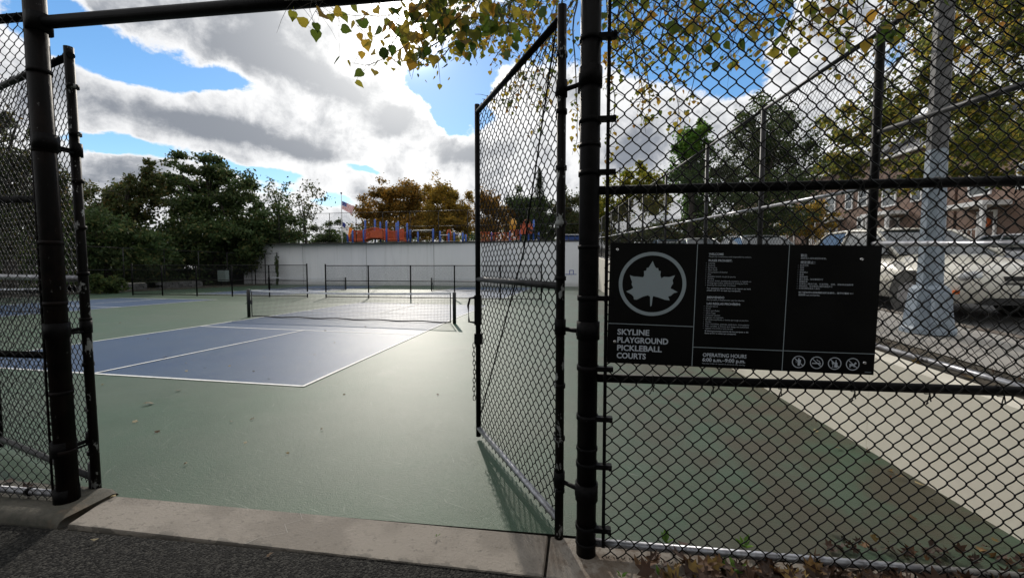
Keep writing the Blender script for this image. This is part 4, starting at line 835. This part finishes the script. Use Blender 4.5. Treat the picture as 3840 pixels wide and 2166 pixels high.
litter(90, lambda: 12.38-abs(rng.gauss(0, .10)), lambda: rng.uniform(-2.8, 12), lambda: rng.uniform(.01, .02), .02, .05)
litter(14, lambda: rng.uniform(4.5, 6.1), lambda: rng.uniform(-2.8, -2.68), lambda: rng.uniform(.062, .075), .05, .09)
litter(120, lambda: rng.uniform(12.66, 13.1), lambda: rng.uniform(-2.8, 9), lambda: rng.uniform(.0, .01), .04, .08)
for v in VV:
    if v[0][0] > 12.5: v[:, 2] += wt(v[:, 1])-.02
me = bpy.data.meshes.new('leaf_litter'); me.from_pydata(np.concatenate(VV).tolist(), [], FF); me.materials.append(LF); o = link('leaf_litter', me); o['kind'] = 'stuff'; o['label'] = 'brown and yellow leaf litter drifted along the foot of the right fence'; o['category'] = 'leaf litter'
def flat_leaf(i):
    m_ = MB(); v = star*[.6+.1*i, 1, 1]; v[:, 2] = .10+.25*np.abs(v[:, 0])*(i % 2) + .12*np.sin(v[:, 1]*4+i); m_.add(v, [(0, 1, 2, 3, 9, 10, 11), (3, 4, 5, 7, 8, 9), (5, 6, 7)]); return m_.mesh('fallen_leaf', FL)
flm = [flat_leaf(i) for i in range(3)]
def fleaf(px, py, size, label, group=None, z=.006, aspect=1):
    r = FW + (px-1920)/F*RT + (1083-py)/F*UP; p_ = CAM + r*((z-CAM[2])/r[2]); o = link('fallen_leaf', flm[int(px) % 3], None, tuple(p_)); size *= 1.3; o.scale = (size, size*aspect, size); o.rotation_euler.z = px*1.7
    o['label'] = label; o['category'] = 'leaf'; 
    if group: o['group'] = group
fleaf(567, 1513, .10, 'largest curled olive leaf on the green court near the opening')
fleaf(507, 1583, .07, 'pale folded leaf on green surface just below the largest curled one', aspect=.5)
fleaf(590, 1619, .055, 'small grey leaf on the green surface left of the gate opening', aspect=.6)
fleaf(942, 1572, .05, 'reddish brown leaf alone on the green surface below the court corner')
fleaf(921, 1661, .045, 'tiny pale leaf fragment in the middle of the green apron', aspect=.5)
fleaf(386, 1442, .05, 'thin leaf just below the near baseline beside the left post', aspect=.5)
fleaf(665, 1465, .05, 'dark small leaf just below the near baseline')
fleaf(617, 1339, .09, 'dark upturned leaf on the blue court above the centre line', aspect=.6)
fleaf(699, 1392, .06, 'dark leaf on the blue court just below the centre line', aspect=.6)
fleaf(355, 2030, .05, 'pale willow-like leaf lying on the dark asphalt', aspect=.35, z=.0)
fleaf(430, 1862, .035, 'light orange leaf at the corner of kerb and threshold', z=.012)
fleaf(1005, 2084, .035, 'tan crumpled leaf on the asphalt below the threshold', z=.0)
for px, py in ((1180, 1330), (990, 1340), (1255, 1285), (555, 1270), (700, 1362), (770, 1378), (860, 1372), (950, 1392), (1160, 1357), (1010, 1420), (1210, 1610), (700, 1740), (1370, 1225), (1330, 1165), (1510, 1180), (1220, 1240), (450, 1210), (785, 1190), (1290, 1480), (1640, 1480), (1080, 1700), (870, 1580)):
    fleaf(px, py, .045 if py > 1250 else .07, 'small dry leaf lying loose on the open court', 'loose leaves scattered on the court', aspect=.6)
for px, py in ((3060, 1618), (3150, 1682), (3370, 1790), (3440, 1816), (3410, 1940)): fleaf(px, py, .06, {3060: 'orange leaf beside the cream wall, farthest from the camera', 3150: 'orange leaf beside the cream wall, second farthest', 3370: 'orange leaf on the stained green beside the middle of the wall', 3440: 'bright orange leaf touching the foot of the cream wall', 3410: 'pale orange leaf out on the stained green, nearest the fence'}[px], 'orange leaves near the cream wall')
WLN = []; WL = ['green weed behind the bottom rail just right of the gate post', 'yellowish green weed behind the bottom rail, second from the post', 'tallest pale green weed standing in the leaf litter', 'shorter green weed right of the tallest one in the litter', 'tiny seedling in front of the fence nearest the gate post', 'small green seedling left of the tallest weed', 'dry sprig in the joint below the open gate leaf']
for px, py, s_, n_ in ((2498, 2035, .05, 14), (2790, 2050, .06, 16), (2725, 2140, .05, 9), (2770, 2160, .06, 8), (2330, 2160, .03, 8), (2480, 2166, .04, 8), (1640, 2010, .02, 4)):
    r = FW + (px-1920)/F*RT + (1083-py)/F*UP; p_ = CAM + r*((.01-CAM[2])/r[2]); m_ = MB()
    for i in range(n_):
        a = rng.uniform(0, 6.28); q = np.array([math.cos(a), math.sin(a), 0]); h = s_*rng.uniform(.6, 1.4); nn = np.array([-q[1], q[0], 0])*h*.22; c = p_+q*s_*.2*rng.random()
        m_.quad(c, c+q*h*.4+nn+[0, 0, h*.5], c+q*h*.9+[0, 0, h*.8], c+q*h*.4-nn+[0, 0, h*.5])
    solo('weed', m_, weedm, WL[len(WLN)], 'weed', tuple(p_), 'weeds along the fence foot'); WLN.append(1)

# ---------------------------------------------------------------- lamp post
bluep = pm('pale_blue_paint', (.32, .38, .45), (.28, .335, .40), 1.2, .55, stretch=(1, 1, .3)); greyp = pm('grey_pole', (.16, .16, .165), (.11, .11, .115), 5, .6)
zl = wt(0)-.02; lp = thing('street_lamp', 'tall octagonal lamp post with pale blue flared base beside the parked car', 'lamp post', (13.83, .0, zl))
octo = lambda z, r: [(13.83+r*math.cos(math.pi/8+k_*math.pi/4), r*math.sin(math.pi/8+k_*math.pi/4), z) for k_ in range(8)]
def frus(levels):
    m_ = MB(); v = []; 
    for z, r in levels: v += octo(z, r)
    m_.add(v, [(i*8+j, i*8+(j+1) % 8, (i+1)*8+(j+1) % 8, (i+1)*8+j) for i in range(len(levels)-1) for j in range(8)] + [tuple(range(8))[::-1], tuple((len(levels)-1)*8+j for j in range(8))]); return m_
part('base', frus([(zl, .245), (zl+.05, .245), (zl+.08, .225), (zl+.50, .175), (zl+.54, .135)]), bluep, lp)
part('pole', frus([(zl+.54, .115), (2.95, .095)]), bluep, lp); part('pole', frus([(2.95, .094), (9.4, .06)]), greyp, lp)
m_ = MB(); m_.box((13.70, -.235, zl+.12), (13.88, -.19, zl+.46)); part('access_door', m_, bluep, lp)
m_ = MB(); m_.tube([(13.83, 0, 9.3), (14.4, 0, 9.9), (15.6, 0, 10.1)], .035, 8); part('arm', m_, greyp, lp)
m_ = MB(); m_.ball((15.9, 0, 10.08), .3, (1.2, .5, .3)); part('lamp_head', m_, greyp, lp)
up = thing('utility_pole', 'thin wooden utility pole far along the street left of the yellow-green tree', 'pole', tuple(at(2325, 900, 60)[:2])+(5,)); q = at(2325, 628, 60)
part('pole', pipe((*q[:2], 5), tuple(q), .09, 8), bark, up); part('crossarm', pipe(tuple(q+[-.9, .2, -.6]), tuple(q+[.9, -.2, -.6]), .05, 6), bark, up)

# ---------------------------------------------------------------- cars
glassm = pm('car_glass', (.02, .03, .035), None, rough=.05, spec=.9); tyre = pm('tyre_rubber', (.015, .015, .015), None, rough=.8); rimm = pm('wheel_rim', (.4, .4, .42), None, rough=.3, metal=.9)
lampg = pm('headlight_glass', (.55, .57, .58), (.3, .3, .3), 18, .1, coat=.8); orange = pm('orange_lens', (.7, .15, .02), None, rough=.25); redl = pm('red_lens', (.4, .02, .02), None, rough=.25); blackpl = pm('black_plastic', (.02, .02, .02), None, rough=.6)
def carpaint(n, c): return pm(n, c, None, rough=.28, metal=.25, coat=.6)
def car(label, loc, rz, paint, group=None, hh=1.42, boxy=False):
    """front towards -y in its own frame, 4.6 m long"""
    t = thing('parked_car', label, 'car', loc, group, rz)
    st = [(-2.3, .36, .62, .62), (-2.24, .30, .74, .80), (-2.0, .26, .84, .88), (-1.55, .25, .90, .90), (-.95, .24, .97, .91), (0, .22, .98, .91), (1.0, .24, .98, .91), (1.7, .27, .96, .90), (2.15, .32, .93, .84), (2.28, .40, .80, .70)]
    b = MB(); v = []; nr = 10
    for y, zl_, zt_, hw in st:
        for k_ in range(nr):
            u = k_/(nr-1); a = math.pi*u; xx = math.copysign(abs(math.cos(a))**.38, math.cos(a))*hw; zz = zl_ + (zt_-zl_)*(abs(math.sin(a))**.55); v.append((xx, y, zz))
    n_ = len(st); b.add(v, [(i*nr+j, i*nr+j+1, (i+1)*nr+j+1, (i+1)*nr+j) for i in range(n_-1) for j in range(nr-1)] + [(i*nr+nr-1, i*nr, (i+1)*nr, (i+1)*nr+nr-1) for i in range(n_-1)] + [tuple(range(nr))[::-1], tuple((n_-1)*nr+j for j in range(nr))], True)
    part('body', b, paint, t, False)
    yr = 2.1 if boxy else 1.62
    g_ = MB(); gh = [(-.98, .95, .78), (-.25, hh-.02, .60), (.35, hh, .62), (1.0, hh-.03, .60), (yr, .95, .72)]; v = []
    for y, z, hw in gh: v += [(-hw, y, z), (hw, y, z)]
    v += [(-.80, -.4, .93), (.80, -.4, .93), (-.82, .35, .93), (.82, .35, .93), (-.80, 1.1, .93), (.80, 1.1, .93)]
    rf = MB(); prof_ = [(-.30, hh-.035, .60), (-.1, hh, .61), (.4, hh+.02, .62), (.9, hh-.01, .60), (1.12, hh-.06, .58)]; vv = []
    for y, z, hw in prof_:
        vv += [(-hw-.03, y, z-.05), (-hw*.8, y, z), (0, y, z+.015), (hw*.8, y, z), (hw+.03, y, z-.05)]
    rf.add(vv, [(i*5+j, i*5+j+1, i*5+6+j, i*5+5+j) for i in range(4) for j in range(4)], True); part('roof', rf, paint, t, False)
    gl = lambda pts: MB().quad(*pts)
    part('windscreen', gl([(-.76, -.98, .96), (.76, -.98, .96), (.60, -.28, hh-.05), (-.60, -.28, hh-.05)]), glassm, t, False)
    part('rear_window', gl([(-.72, yr, .96), (-.58, 1.1, hh-.07), (.58, 1.1, hh-.07), (.72, yr, .96)]), glassm, t, False)
    for s_ in (-1, 1):
        f0 = [(s_*.80, -.88, .955), (s_*.82, .38, .955), (s_*.655, .38, hh-.06), (s_*.63, -.24, hh-.06)]; f1 = [(s_*.82, .45, .955), (s_*.77, yr-.12, .955), (s_*.625, 1.05, hh-.08), (s_*.655, .45, hh-.06)]
        part('side_window', gl(f0), glassm, t, False); part('side_window', gl(f1), glassm, t, False)
        p_ = MB(); p_.tube([(s_*.79, -1.02, .94), (s_*.63, -.28, hh-.05), (s_*.66, .4, hh-.03), (s_*.62, 1.1, hh-.07), (s_*.74, yr+.03, .94)], .028, 6); p_.tube([(s_*.83, .415, .94), (s_*.665, .415, hh-.04)], .025, 6); part('window_pillar', p_, paint, t, False)
        part('headlight', MB().ball((s_*.62, -2.16, .66), .1, (2.0, 1.0, .85), 12, 8), lampg, t, False)
        part('turn_signal', MB().box((s_*.80-.05, -2.19, .42), (s_*.80+.05, -2.13, .47)), orange, t, False)
        part('tail_light', MB().box((s_*.66-.14, 2.16, .66), (s_*.66+.14, 2.27, .80)), redl, t, False)
        part('mirror', MB().ball((s_*.97, -.72, 1.0), .09, (1, .6, .7)), paint, t, False)
        for y in (-1.45, 1.40):
            wv = part('wheel', MB().tube([(s_*.70, y, .32), (s_*.90, y, .32)], .32, 20), tyre, t, False)
            link('rim', MB().tube([(s_*.87, y, .32), (s_*.915, y, .32)], .20, 14).mesh('rim', rimm), wv)
        for y in (-1.45, 1.40): part('wheel_arch', MB().tube([(s_*.60, y, .34), (s_*.905, y, .34)], .375, 20), blackpl, t, False)
        part('side_moulding', MB().box((s_*.905-.012, -1.0, .50), (s_*.905+.012, 1.0, .54)), paint, t, False)
    part('grille', MB().box((-.36, -2.30, .56), (.36, -2.2, .68)), blackpl, t, False); part('bumper_intake', MB().box((-.6, -2.30, .28), (.6, -2.18, .38)), blackpl, t, False)
    part('number_plate', MB().box((-.17, -2.325, .42), (.17, -2.29, .53)), nettape, t, False)
    return t
cg = 'cars parked along the street'
silver = pm('cream_car_paint', (.68, .65, .57), None, rough=.3, coat=.5)
def street_car(label, y, paint, x=16.1, rz=0, **kw): return car(label, (x, y, wt(y)-.15), rz, paint, cg, **kw)
c0 = street_car('cream-silver sedan parked at the kerb right behind the lamp post', 3.55, silver); c0.rotation_euler.x = math.atan(.0555)
for lab, y, pn, col_, x in (('grey sedan parked second from the lamp post along the kerb', 9.3, 'grey_paint', (.16, .17, .18), 16.1), ('white car parked third from the lamp post along the kerb', 15.2, 'white_paint', (.6, .6, .6), 16.1), ('light blue car parked fourth along the kerb', 21.0, 'light_blue_paint', (.2, .3, .42), 16.1), ('white car parked farthest along the near kerb', 27.2, 'chalk_paint', (.62, .62, .6), 16.1), ('dark car on the far side of the street behind the lamp post', 3.6, 'dark_green_paint', (.03, .04, .04), 25.4), ('silver car on the far side of the street before the porch house', 10.5, 'pale_silver_paint', (.5, .5, .52), 25.4), ('dark grey car farthest on the far side of the street', 18.6, 'charcoal_paint', (.06, .06, .065), 25.4)):
    c_ = street_car(lab, y, carpaint(pn, col_), x); c_.rotation_euler.x = math.atan(.0555)

# ---------------------------------------------------------------- brick houses
brickm = pm('brown_brick', (.2, .1, .07), (.15, .085, .06), 1.2, .85, brick=((.19, .10, .07), (.13, .072, .052), (.24, .21, .18))); whitew = pm('white_trim', (.72, .72, .72), (.62, .62, .62), 3, .5); shingle = pm('grey_shingle', (.12, .12, .125), (.08, .08, .085), 8, .85)
curtain = pm('window_glass_far', (.05, .06, .07), (.12, .13, .13), .8, .12, spec=.8); doorm = pm('dark_door', (.08, .05, .035), None, rough=.5)
HX = 38.0
def house(y0, w_, label):
    z0 = wt(y0)+.3; t = thing('brick_house', label, 'house', (HX, y0, z0), 'brick houses across the street')
    h = 8.4
    part('wall', MB().box((HX, y0+.02, z0-.8), (HX+8, y0+w_-.02, z0+h)), brickm, t)
    r_ = MB(); r_.add([(HX-.4, y0, z0+h), (HX+8.4, y0, z0+h), (HX+8.4, y0+w_, z0+h), (HX-.4, y0+w_, z0+h), (HX+4, y0, z0+h+2.4), (HX+4, y0+w_, z0+h+2.4)], [(0, 3, 5, 4), (1, 4, 5, 2), (0, 4, 1), (3, 2, 5), (0, 1, 2, 3)]); part('roof', r_, shingle, t)
    part('cornice', MB().box((HX-.45, y0, z0+h-.12), (HX-.1, y0+w_, z0+h+.1)), whitew, t)
    for (yy, zz, ww, hh_) in ((1.3, 1.6, 1.0, 1.6), (1.3, 4.3, 1.0, 1.5), (w_-1.6, 4.3, 1.3, 1.5), (3.2, 4.3, .8, 1.4)):
        y = y0+yy; z = z0+zz; f_ = MB()
        for a, c in (((y-ww/2-.12, z-.12), (y-ww/2, z+hh_+.12)), ((y+ww/2, z-.12), (y+ww/2+.12, z+hh_+.12)), ((y-ww/2, z+hh_), (y+ww/2, z+hh_+.12)), ((y-ww/2, z-.12), (y+ww/2, z)), ((y-ww/2, z+hh_/2-.03), (y+ww/2, z+hh_/2+.03))): f_.box((HX-.10, a[0], a[1]), (HX+.02, c[0], c[1]))
        wf = part('window', f_, whitew, t); m_ = MB(); m_.box((HX-.05, y-ww/2, z), (HX-.01, y+ww/2, z+hh_)); link('pane', m_.mesh('pane', curtain, t.location), wf)
    yd = y0+w_-2.2; p_ = MB()
    p_.box((HX-1.7, yd-1.5, z0+3.3), (HX-.02, yd+1.5, z0+3.6)); part('porch_roof', p_, whitew, t)
    for yy in (-1.35, 1.35): part('column', MB().box((HX-1.62, yd+yy-.11, z0+.9), (HX-1.40, yd+yy+.11, z0+3.3)), whitew, t)
    part('porch_floor', MB().box((HX-1.8, yd-1.5, z0-.6), (HX-.02, yd+1.5, z0+.9)), brickm, t)
    d_ = MB()
    for a, c in (((yd-.62, z0+.9), (yd-.48, z0+3.1)), ((yd+.48, z0+.9), (yd+.62, z0+3.1)), ((yd-.48, z0+3.0), (yd+.48, z0+3.1))): d_.box((HX-.12, *a), (HX+.01, *c))
    part('door_frame', d_, whitew, t); part('door', MB().box((HX-.06, yd-.48, z0+.9), (HX-.01, yd+.48, z0+3.0)), doorm, t)
    rl = MB()
    for k_ in range(9): rl.box((HX-1.78, yd-1.3+k_*.32, z0+.9), (HX-1.74, yd-1.26+k_*.32, z0+1.75))
    rl.box((HX-1.8, yd-1.35, z0+1.75), (HX-1.72, yd+1.35, z0+1.8)); part('railing', rl, whitew, t)
    return t, yd, z0
hl = ['brick row house with the white porch and orange wreath on its door', 'brick row house just left of the one with the wreath', 'second brick row house left of the wreath house', 'third brick row house left of the wreath house', 'fourth brick row house left of the wreath house', 'brick row house at the far left end of the row', 'brick row house right of the wreath house, at the photo edge', 'brick row house beyond the right photo edge']
for (y0, w_), lab in zip(((20.6, 7.6), (28.4, 7.6), (36.2, 7.6), (44, 7.6), (51.8, 7.6), (59.6, 7.6), (12.8, 7.6), (5, 7.6)), hl):
    t, yd, z0 = house(y0, w_, lab)
    if 'porch and' in lab:
        wr = MB(); wr.tube([(HX-.09, yd+.24*math.cos(a), z0+2.3+.24*math.sin(a)) for a in np.linspace(0, 6.28, 13)], .09, 8); o = solo('wreath', wr, pm('orange_wreath', (.6, .14, .02), (.3, .05, .01), 20, .7), 'orange autumn wreath hanging on the porch house door', 'wreath', (HX-.09, yd, z0+2.3))
# ---------------------------------------------------------------- terrace: flagpole and playground
fp = thing('flagpole', 'white flagpole with a ball finial standing behind the far wall', 'flagpole', (-13.8, 36, 3.86))
part('pole', MB().tube([(-13.8, 36, 3.86), (-13.8, 36, 9.5)], [.07, .04], 12), whitew, fp); part('finial', MB().ball((-13.8, 36, 9.58), .1), galvd, fp); part('cleat_box', MB().box((-13.9, 35.86, 5.1), (-13.7, 35.95, 5.5)).box((-13.86, 35.87, 4.8), (-13.66, 35.94, 5.0)), whitew, fp)
def flag_mesh(x0, z0_, wd, ht, droop, n=26, m=26):
    V, C = [], []
    for i in range(n+1):
        for j in range(m+1):
            u, v = i/n, j/m; V.append((x0+wd*u*(1-.25*v*droop), 36+.10*math.sin(u*9+v*2)*u, z0_-ht*v - droop*wd*.75*u*u**.2))
    Fq = [(i*(m+1)+j, i*(m+1)+j+1, (i+1)*(m+1)+j+1, (i+1)*(m+1)+j) for i in range(n) for j in range(m)]; return V, Fq, n, m
def flag(label, x0, z0_, wd, ht, droop, colf, mats):
    V, Fq, n, m = flag_mesh(x0, z0_, wd, ht, droop); me = bpy.data.meshes.new('flag'); loc = (x0, 36, z0_); me.from_pydata([(a-x0, b_-36, c-z0_) for a, b_, c in V], [], Fq)
    for q in mats: me.materials.append(q)
    me.polygons.foreach_set('material_index', [colf((k_//m)/n, (k_ % m)/m) for k_ in range(n*m)]); o = link('flag', me, None, loc); o['label'] = label; o['category'] = 'flag'
fr, fwh, fbl = pm('flag_red', (.45, .03, .04), None, rough=.7, trans=.3), pm('flag_white', (.75, .75, .75), None, rough=.7, trans=.3), pm('flag_blue', (.03, .04, .2), None, rough=.7, trans=.3)
fo, fg = pm('flag_orange', (.75, .22, .03), None, rough=.7, trans=.3), pm('flag_green', (.08, .25, .08), None, rough=.7, trans=.3)
def us(u, v):
    if u < .4 and v < 7/13: return 1 if (int(u*26) % 3 == 1 and int(v*26) % 4 == 1) else 2
    return 0 if int(v*13) % 2 == 0 else 1
flag('American flag with stars and stripes flying from the top of the flagpole', -13.74, 8.75, 1.35, .85, .62, us, (fr, fwh, fbl))
flag('orange, white and blue flag drooping lower on the flagpole', -13.74, 6.55, 1.1, .9, 1.0, lambda u, v: 0 if u > .66 else (1 if (u > .33 or v > .5) and not (.45 < u < .55 and .4 < v < .6) else 2), (fo, fwh, fbl))
pblue = pm('playground_blue', (.03, .10, .42), None, rough=.35); porg = pm('playground_orange', (.55, .10, .03), (.45, .08, .03), 3, .45); pyel = pm('playground_yellow', (.6, .3, .03), None, rough=.4)
def play(label, loc):
    return thing('playground_structure', label, 'playground', loc)
PY_ = 40.0; ZG = 3.86
pl = play('large orange and blue climbing structure with an arched bridge left of centre', (-12, PY_, ZG))
def ppost(root, x, y, top):
    m_ = MB(); m_.tube([(x, y, ZG), (x, y, top), (x, y, top+.06)], [.11, .11, .03], 10); part('post', m_, pblue, root)
for x, z in ((-15.4, 6.14), (-14.77, 6.01), (-13.41, 6.05), (-10.6, 6.99), (-9.19, 6.95)): ppost(pl, x, PY_, z)
for x, z in ((-13.5, 7.25), (-12.3, 7.3), (-11.65, 7.0), (-9.7, 6.85), (-8.4, 6.8)): ppost(pl, x*1.03, PY_+1.4, z+.08)
def panel(root, x0, x1, z0a, z1a, z0b, z1b, y, arch=0, bars=True):
    m_ = MB(); K = max(3, int((x1-x0)/.13))
    for i in range(K+1):
        u = i/K; x = x0+(x1-x0)*u; a_ = arch*math.sin(math.pi*u); lo_z = z0a+(z0b-z0a)*u+a_; hi_z = z1a+(z1b-z1a)*u+a_
        m_.tube([(x, y, lo_z), (x, y, hi_z)], .03, 5, False)
    for q in (0, 1): m_.tube([(x0+(x1-x0)*i/10, y, (z0a+(z0b-z0a)*i/10 if q == 0 else z1a+(z1b-z1a)*i/10)+arch*math.sin(math.pi*i/10)) for i in range(11)], .06, 6)
    part('railing', m_, porg, root)
for y in (PY_, PY_+1.4):
    panel(pl, -15.3, -13.5, 4.95, 5.95, 4.95, 5.95, y); panel(pl, -13.4, -10.7, 4.85, 5.9, 4.85, 5.9, y, .35); panel(pl, -10.55, -9.25, 4.9, 5.9, 4.9, 5.8, y); panel(pl, -9.15, -8.6, 4.9, 5.8, 4.9, 5.8, y)
m_ = MB(); m_.add([(-13.4+2.7*i/10, y, 4.8+.35*math.sin(math.pi*i/10)) for i in range(11) for y in (PY_, PY_+1.4)], [(2*i, 2*i+2, 2*i+3, 2*i+1) for i in range(10)]); part('bridge_deck', m_, porg, pl)
m_ = MB(); m_.box((-15.3, PY_+.05, 4.72), (-13.5, PY_+1.35, 4.86)).box((-10.5, PY_+.05, 4.72), (-8.7, PY_+1.35, 4.86)); part('platform', m_, porg, pl)
m_ = MB(); m_.box((-12.6, PY_-.09, 5.1), (-10.9, PY_-.04, 5.95)); part('solid_panel', m_, porg, pl)
m_ = MB(); m_.box((-12.6, PY_+1.3, 5.0), (-10.9, PY_+1.36, 6.3)).box((-9.9, PY_+1.3, 5.0), (-9.0, PY_+1.36, 6.25)); part('back_panel', m_, porg, pl)
h1 = play('blue overhead bar frame with a pale top bar right of the orange bridge', (-6, PY_, ZG))
for x, y, z in ((-7.75, PY_, 6.0), (-7.3, PY_+1.3, 5.85), (-5.02, PY_, 6.05), (-4.6, PY_+1.3, 5.9)): ppost(h1, x, y, z)
part('bar', pipe((-7.4, PY_, 5.92), (-5.0, PY_, 5.92), .06), whitew, h1); part('bar', pipe((-7.3, PY_+1.3, 5.8), (-4.6, PY_+1.3, 5.8), .05), galvd, h1)
h2 = play('low blue bar frame with an orange loop in the middle of the terrace', (-2.5, PY_, ZG))
for x, z in ((-3.2, 5.5), (-2.55, 5.6), (-1.55, 5.55), (-1.2, 5.35)): ppost(h2, x, PY_, z)
part('bar', pipe((-4.2, PY_, 5.35), (-3.2, PY_, 5.35), .05), whitew, h2); part('bar', pipe((-2.5, PY_, 5.4), (-1.5, PY_, 5.4), .04), pblue, h2)
m_ = MB(); m_.tube([(-3.42, PY_+.2, ZG), (-3.42, PY_+.2, 5.6), (-3.3, PY_+.2, 5.95), (-3.1, PY_+.2, 5.95), (-3.0, PY_+.2, 5.6), (-3.0, PY_+.2, ZG)], .08, 7); part('loop', m_, porg, h2)
p2 = play('orange play structure with slide and hoop seen through the open gate mesh', (4, PY_, ZG))
for x, z in ((.2, 5.9), (1.7, 5.6), (3.8, 5.7), (6.5, 6.9), (5.0, 5.9), (5.9, 6.3), (7.0, 5.6)): ppost(p2, x, PY_+.4*(int(x) % 2), z)
for x0, x1, z in ((0.3, 1.6, 5.6), (1.8, 3.7, 5.5), (3.9, 4.9, 5.8), (5.1, 5.9, 6.4)): panel(p2, x0, x1, z-1.0, z, z-1.0, z, PY_)
m_ = MB(); m_.box((5.0, PY_, 5.4), (6.4, PY_+.06, 6.5)); part('solid_panel', m_, porg, p2)
m_ = MB(); m_.tube([(5.45, PY_, 6.4), (5.4, PY_, 6.8), (5.75, PY_, 7.05), (6.1, PY_, 6.8), (6.05, PY_, 6.4)], .05, 6); part('hoop', m_, porg, p2)
m_ = MB(); v = []
for i in range(9): f_ = i/8; x, z = 5.8+2.0*f_, 5.9-1.6*f_**1.2; v += [(x, PY_-.5, z+.25), (x, PY_-.5, z), (x, PY_+.1, z), (x, PY_+.1, z+.25)]
m_.add(v, [(4*i+j, 4*i+j+1, 4*i+5+j, 4*i+4+j) for i in range(8) for j in range(3)]); part('slide', m_, galvd, p2)
m_ = MB(); m_.ball((4.0, PY_+1.5, 6.6), .45, (1, .6, 1.6), 8, 6); m_.tube([(4, PY_+1.5, ZG), (4, PY_+1.5, 6.6)], .06, 6); part('climbing_dome', m_, pyel, p2)
for i, x in enumerate((9.6, 10.35, 11.1)):
    p_ = at(2120+i*24, 899, 37); t = thing('picnic_table', 'blue picnic table with pale top behind the far wall, %s of three' % ('leftmost', 'middle one', 'rightmost')[i], 'table', (p_[0], p_[1], ZG), 'blue picnic tables behind the far wall')
    part('table_top', MB().box((p_[0]-.28, p_[1]-.6, ZG+.72), (p_[0]+.28, p_[1]+.6, ZG+.78)), whitew, t); part('bench', MB().box((p_[0]-.3, p_[1]-.9, ZG+.42), (p_[0]+.3, p_[1]-.7, ZG+.46)), pblue, t); part('leg_frame', MB().box((p_[0]-.25, p_[1]-.06, ZG), (p_[0]+.25, p_[1]+.06, ZG+.72)), pblue, t)

# ---------------------------------------------------------------- left planting bed
kb = MB()
for (a, c) in (((-20.2, 4.0), (-20.0, 16.6)), ((-20.0, 16.6), (-19.3, 20.6)), ((-19.3, 20.6), (-18.6, 26.3)), ((-18.6, 26.3), (-17.8, 30.4))):
    kb.add([(a[0], a[1], -.05), (c[0], c[1], -.05), (c[0], c[1], .12), (a[0], a[1], .12), (a[0]-.15, a[1], -.05), (c[0]-.15, c[1], -.05), (c[0]-.15, c[1], .12), (a[0]-.15, a[1], .12)], [(0, 1, 2, 3), (3, 2, 6, 7), (4, 7, 6, 5)])
struct('kerb', kb, concdark); struct('planting_bed', MB().quad((-24, 2, .03), (-20.15, 2, .03), (-20.15, 16.6, .03), (-19.4, 20.6, .03), (-18.7, 26.3, .03), (-18, 31, .03), (-24, 31, .03)), dirt)
ub = thing('utility_box', 'grey-green utility box leaning behind the divider fence on the left', 'box', (-19.7, 27, .03)); m_ = MB(); m_.box((-20.1, 26.7, .45), (-19.35, 27.1, 1.42)); part('cabinet', m_, pm('grey_green_paint', (.16, .2, .19), None, rough=.6), ub)
part('leg', pipe((-19.95, 26.9, .0), (-19.95, 26.9, .45), .04), galvd, ub); part('leg', pipe((-19.5, 26.9, .0), (-19.5, 26.9, .45), .04), galvd, ub)
stone = pm('low_block_wall', (.10, .10, .10), (.06, .06, .06), 3, .85)
for k_, (a, c) in enumerate((((-20.25, 17.2), (-20.05, 20.6)), ((-19.75, 21.2), (-19.5, 24.6)))):
    t = thing('planter_wall', ('low block planter wall with a pale stone cap, the one nearer the gate', 'low block planter wall, the one farther from the gate')[k_], 'planter', (a[0], a[1], 0))
    n_ = 7
    for j in range(3):
        for i in range(n_):
            u0 = (i+.02+(.5 if j == 1 else 0))/n_; u1 = min(1, (i+.98+(.5 if j == 1 else 0))/n_)
            if u0 >= 1: continue
            x0, y0 = a[0]+(c[0]-a[0])*u0, a[1]+(c[1]-a[1])*u0; x1, y1 = a[0]+(c[0]-a[0])*u1, a[1]+(c[1]-a[1])*u1
            m_ = MB(); m_.box((x0-.3, y0, .04+j*.16), (x0+.01*((i*7+j) % 3), y1, .19+j*.16)); part('block', m_, stone, t)
    m_ = MB(); m_.box((a[0]-.35, a[1], .52), (a[0]+.05, c[1], .57)); part('cap_stone', m_, sidewalkm if k_ == 0 else stone, t)
for k_, (bb, dp_, lab) in enumerate((((225, 690, 262, 740), 25, 'leafy green shrub nearest the left gate post beyond the blue court'), ((255, 692, 312, 738), 26, 'low spreading green shrub right of the leafy one by the left post'))):
    e = el_(bb, dp_); tree('shrub', lab, (e[0][0], e[0][1], .03), [e], 2600, .13, LS, tr=.03, ncl=40, cat='shrub', limbs=3)
ivy = el_((699, 640, 706, 712), 35); o = link('ivy', crown_mesh('ivy', [((-17.3, 30.45, 1.6), (.16, .16, 1.5))], 900, .12, LG, (-17.3, 30.45, 0), 40), None, (-17.3, 30.45, 0)); o['kind'] = 'stuff'; o['label'] = 'dark ivy climbing the end post beside the far wall'; o['category'] = 'ivy'
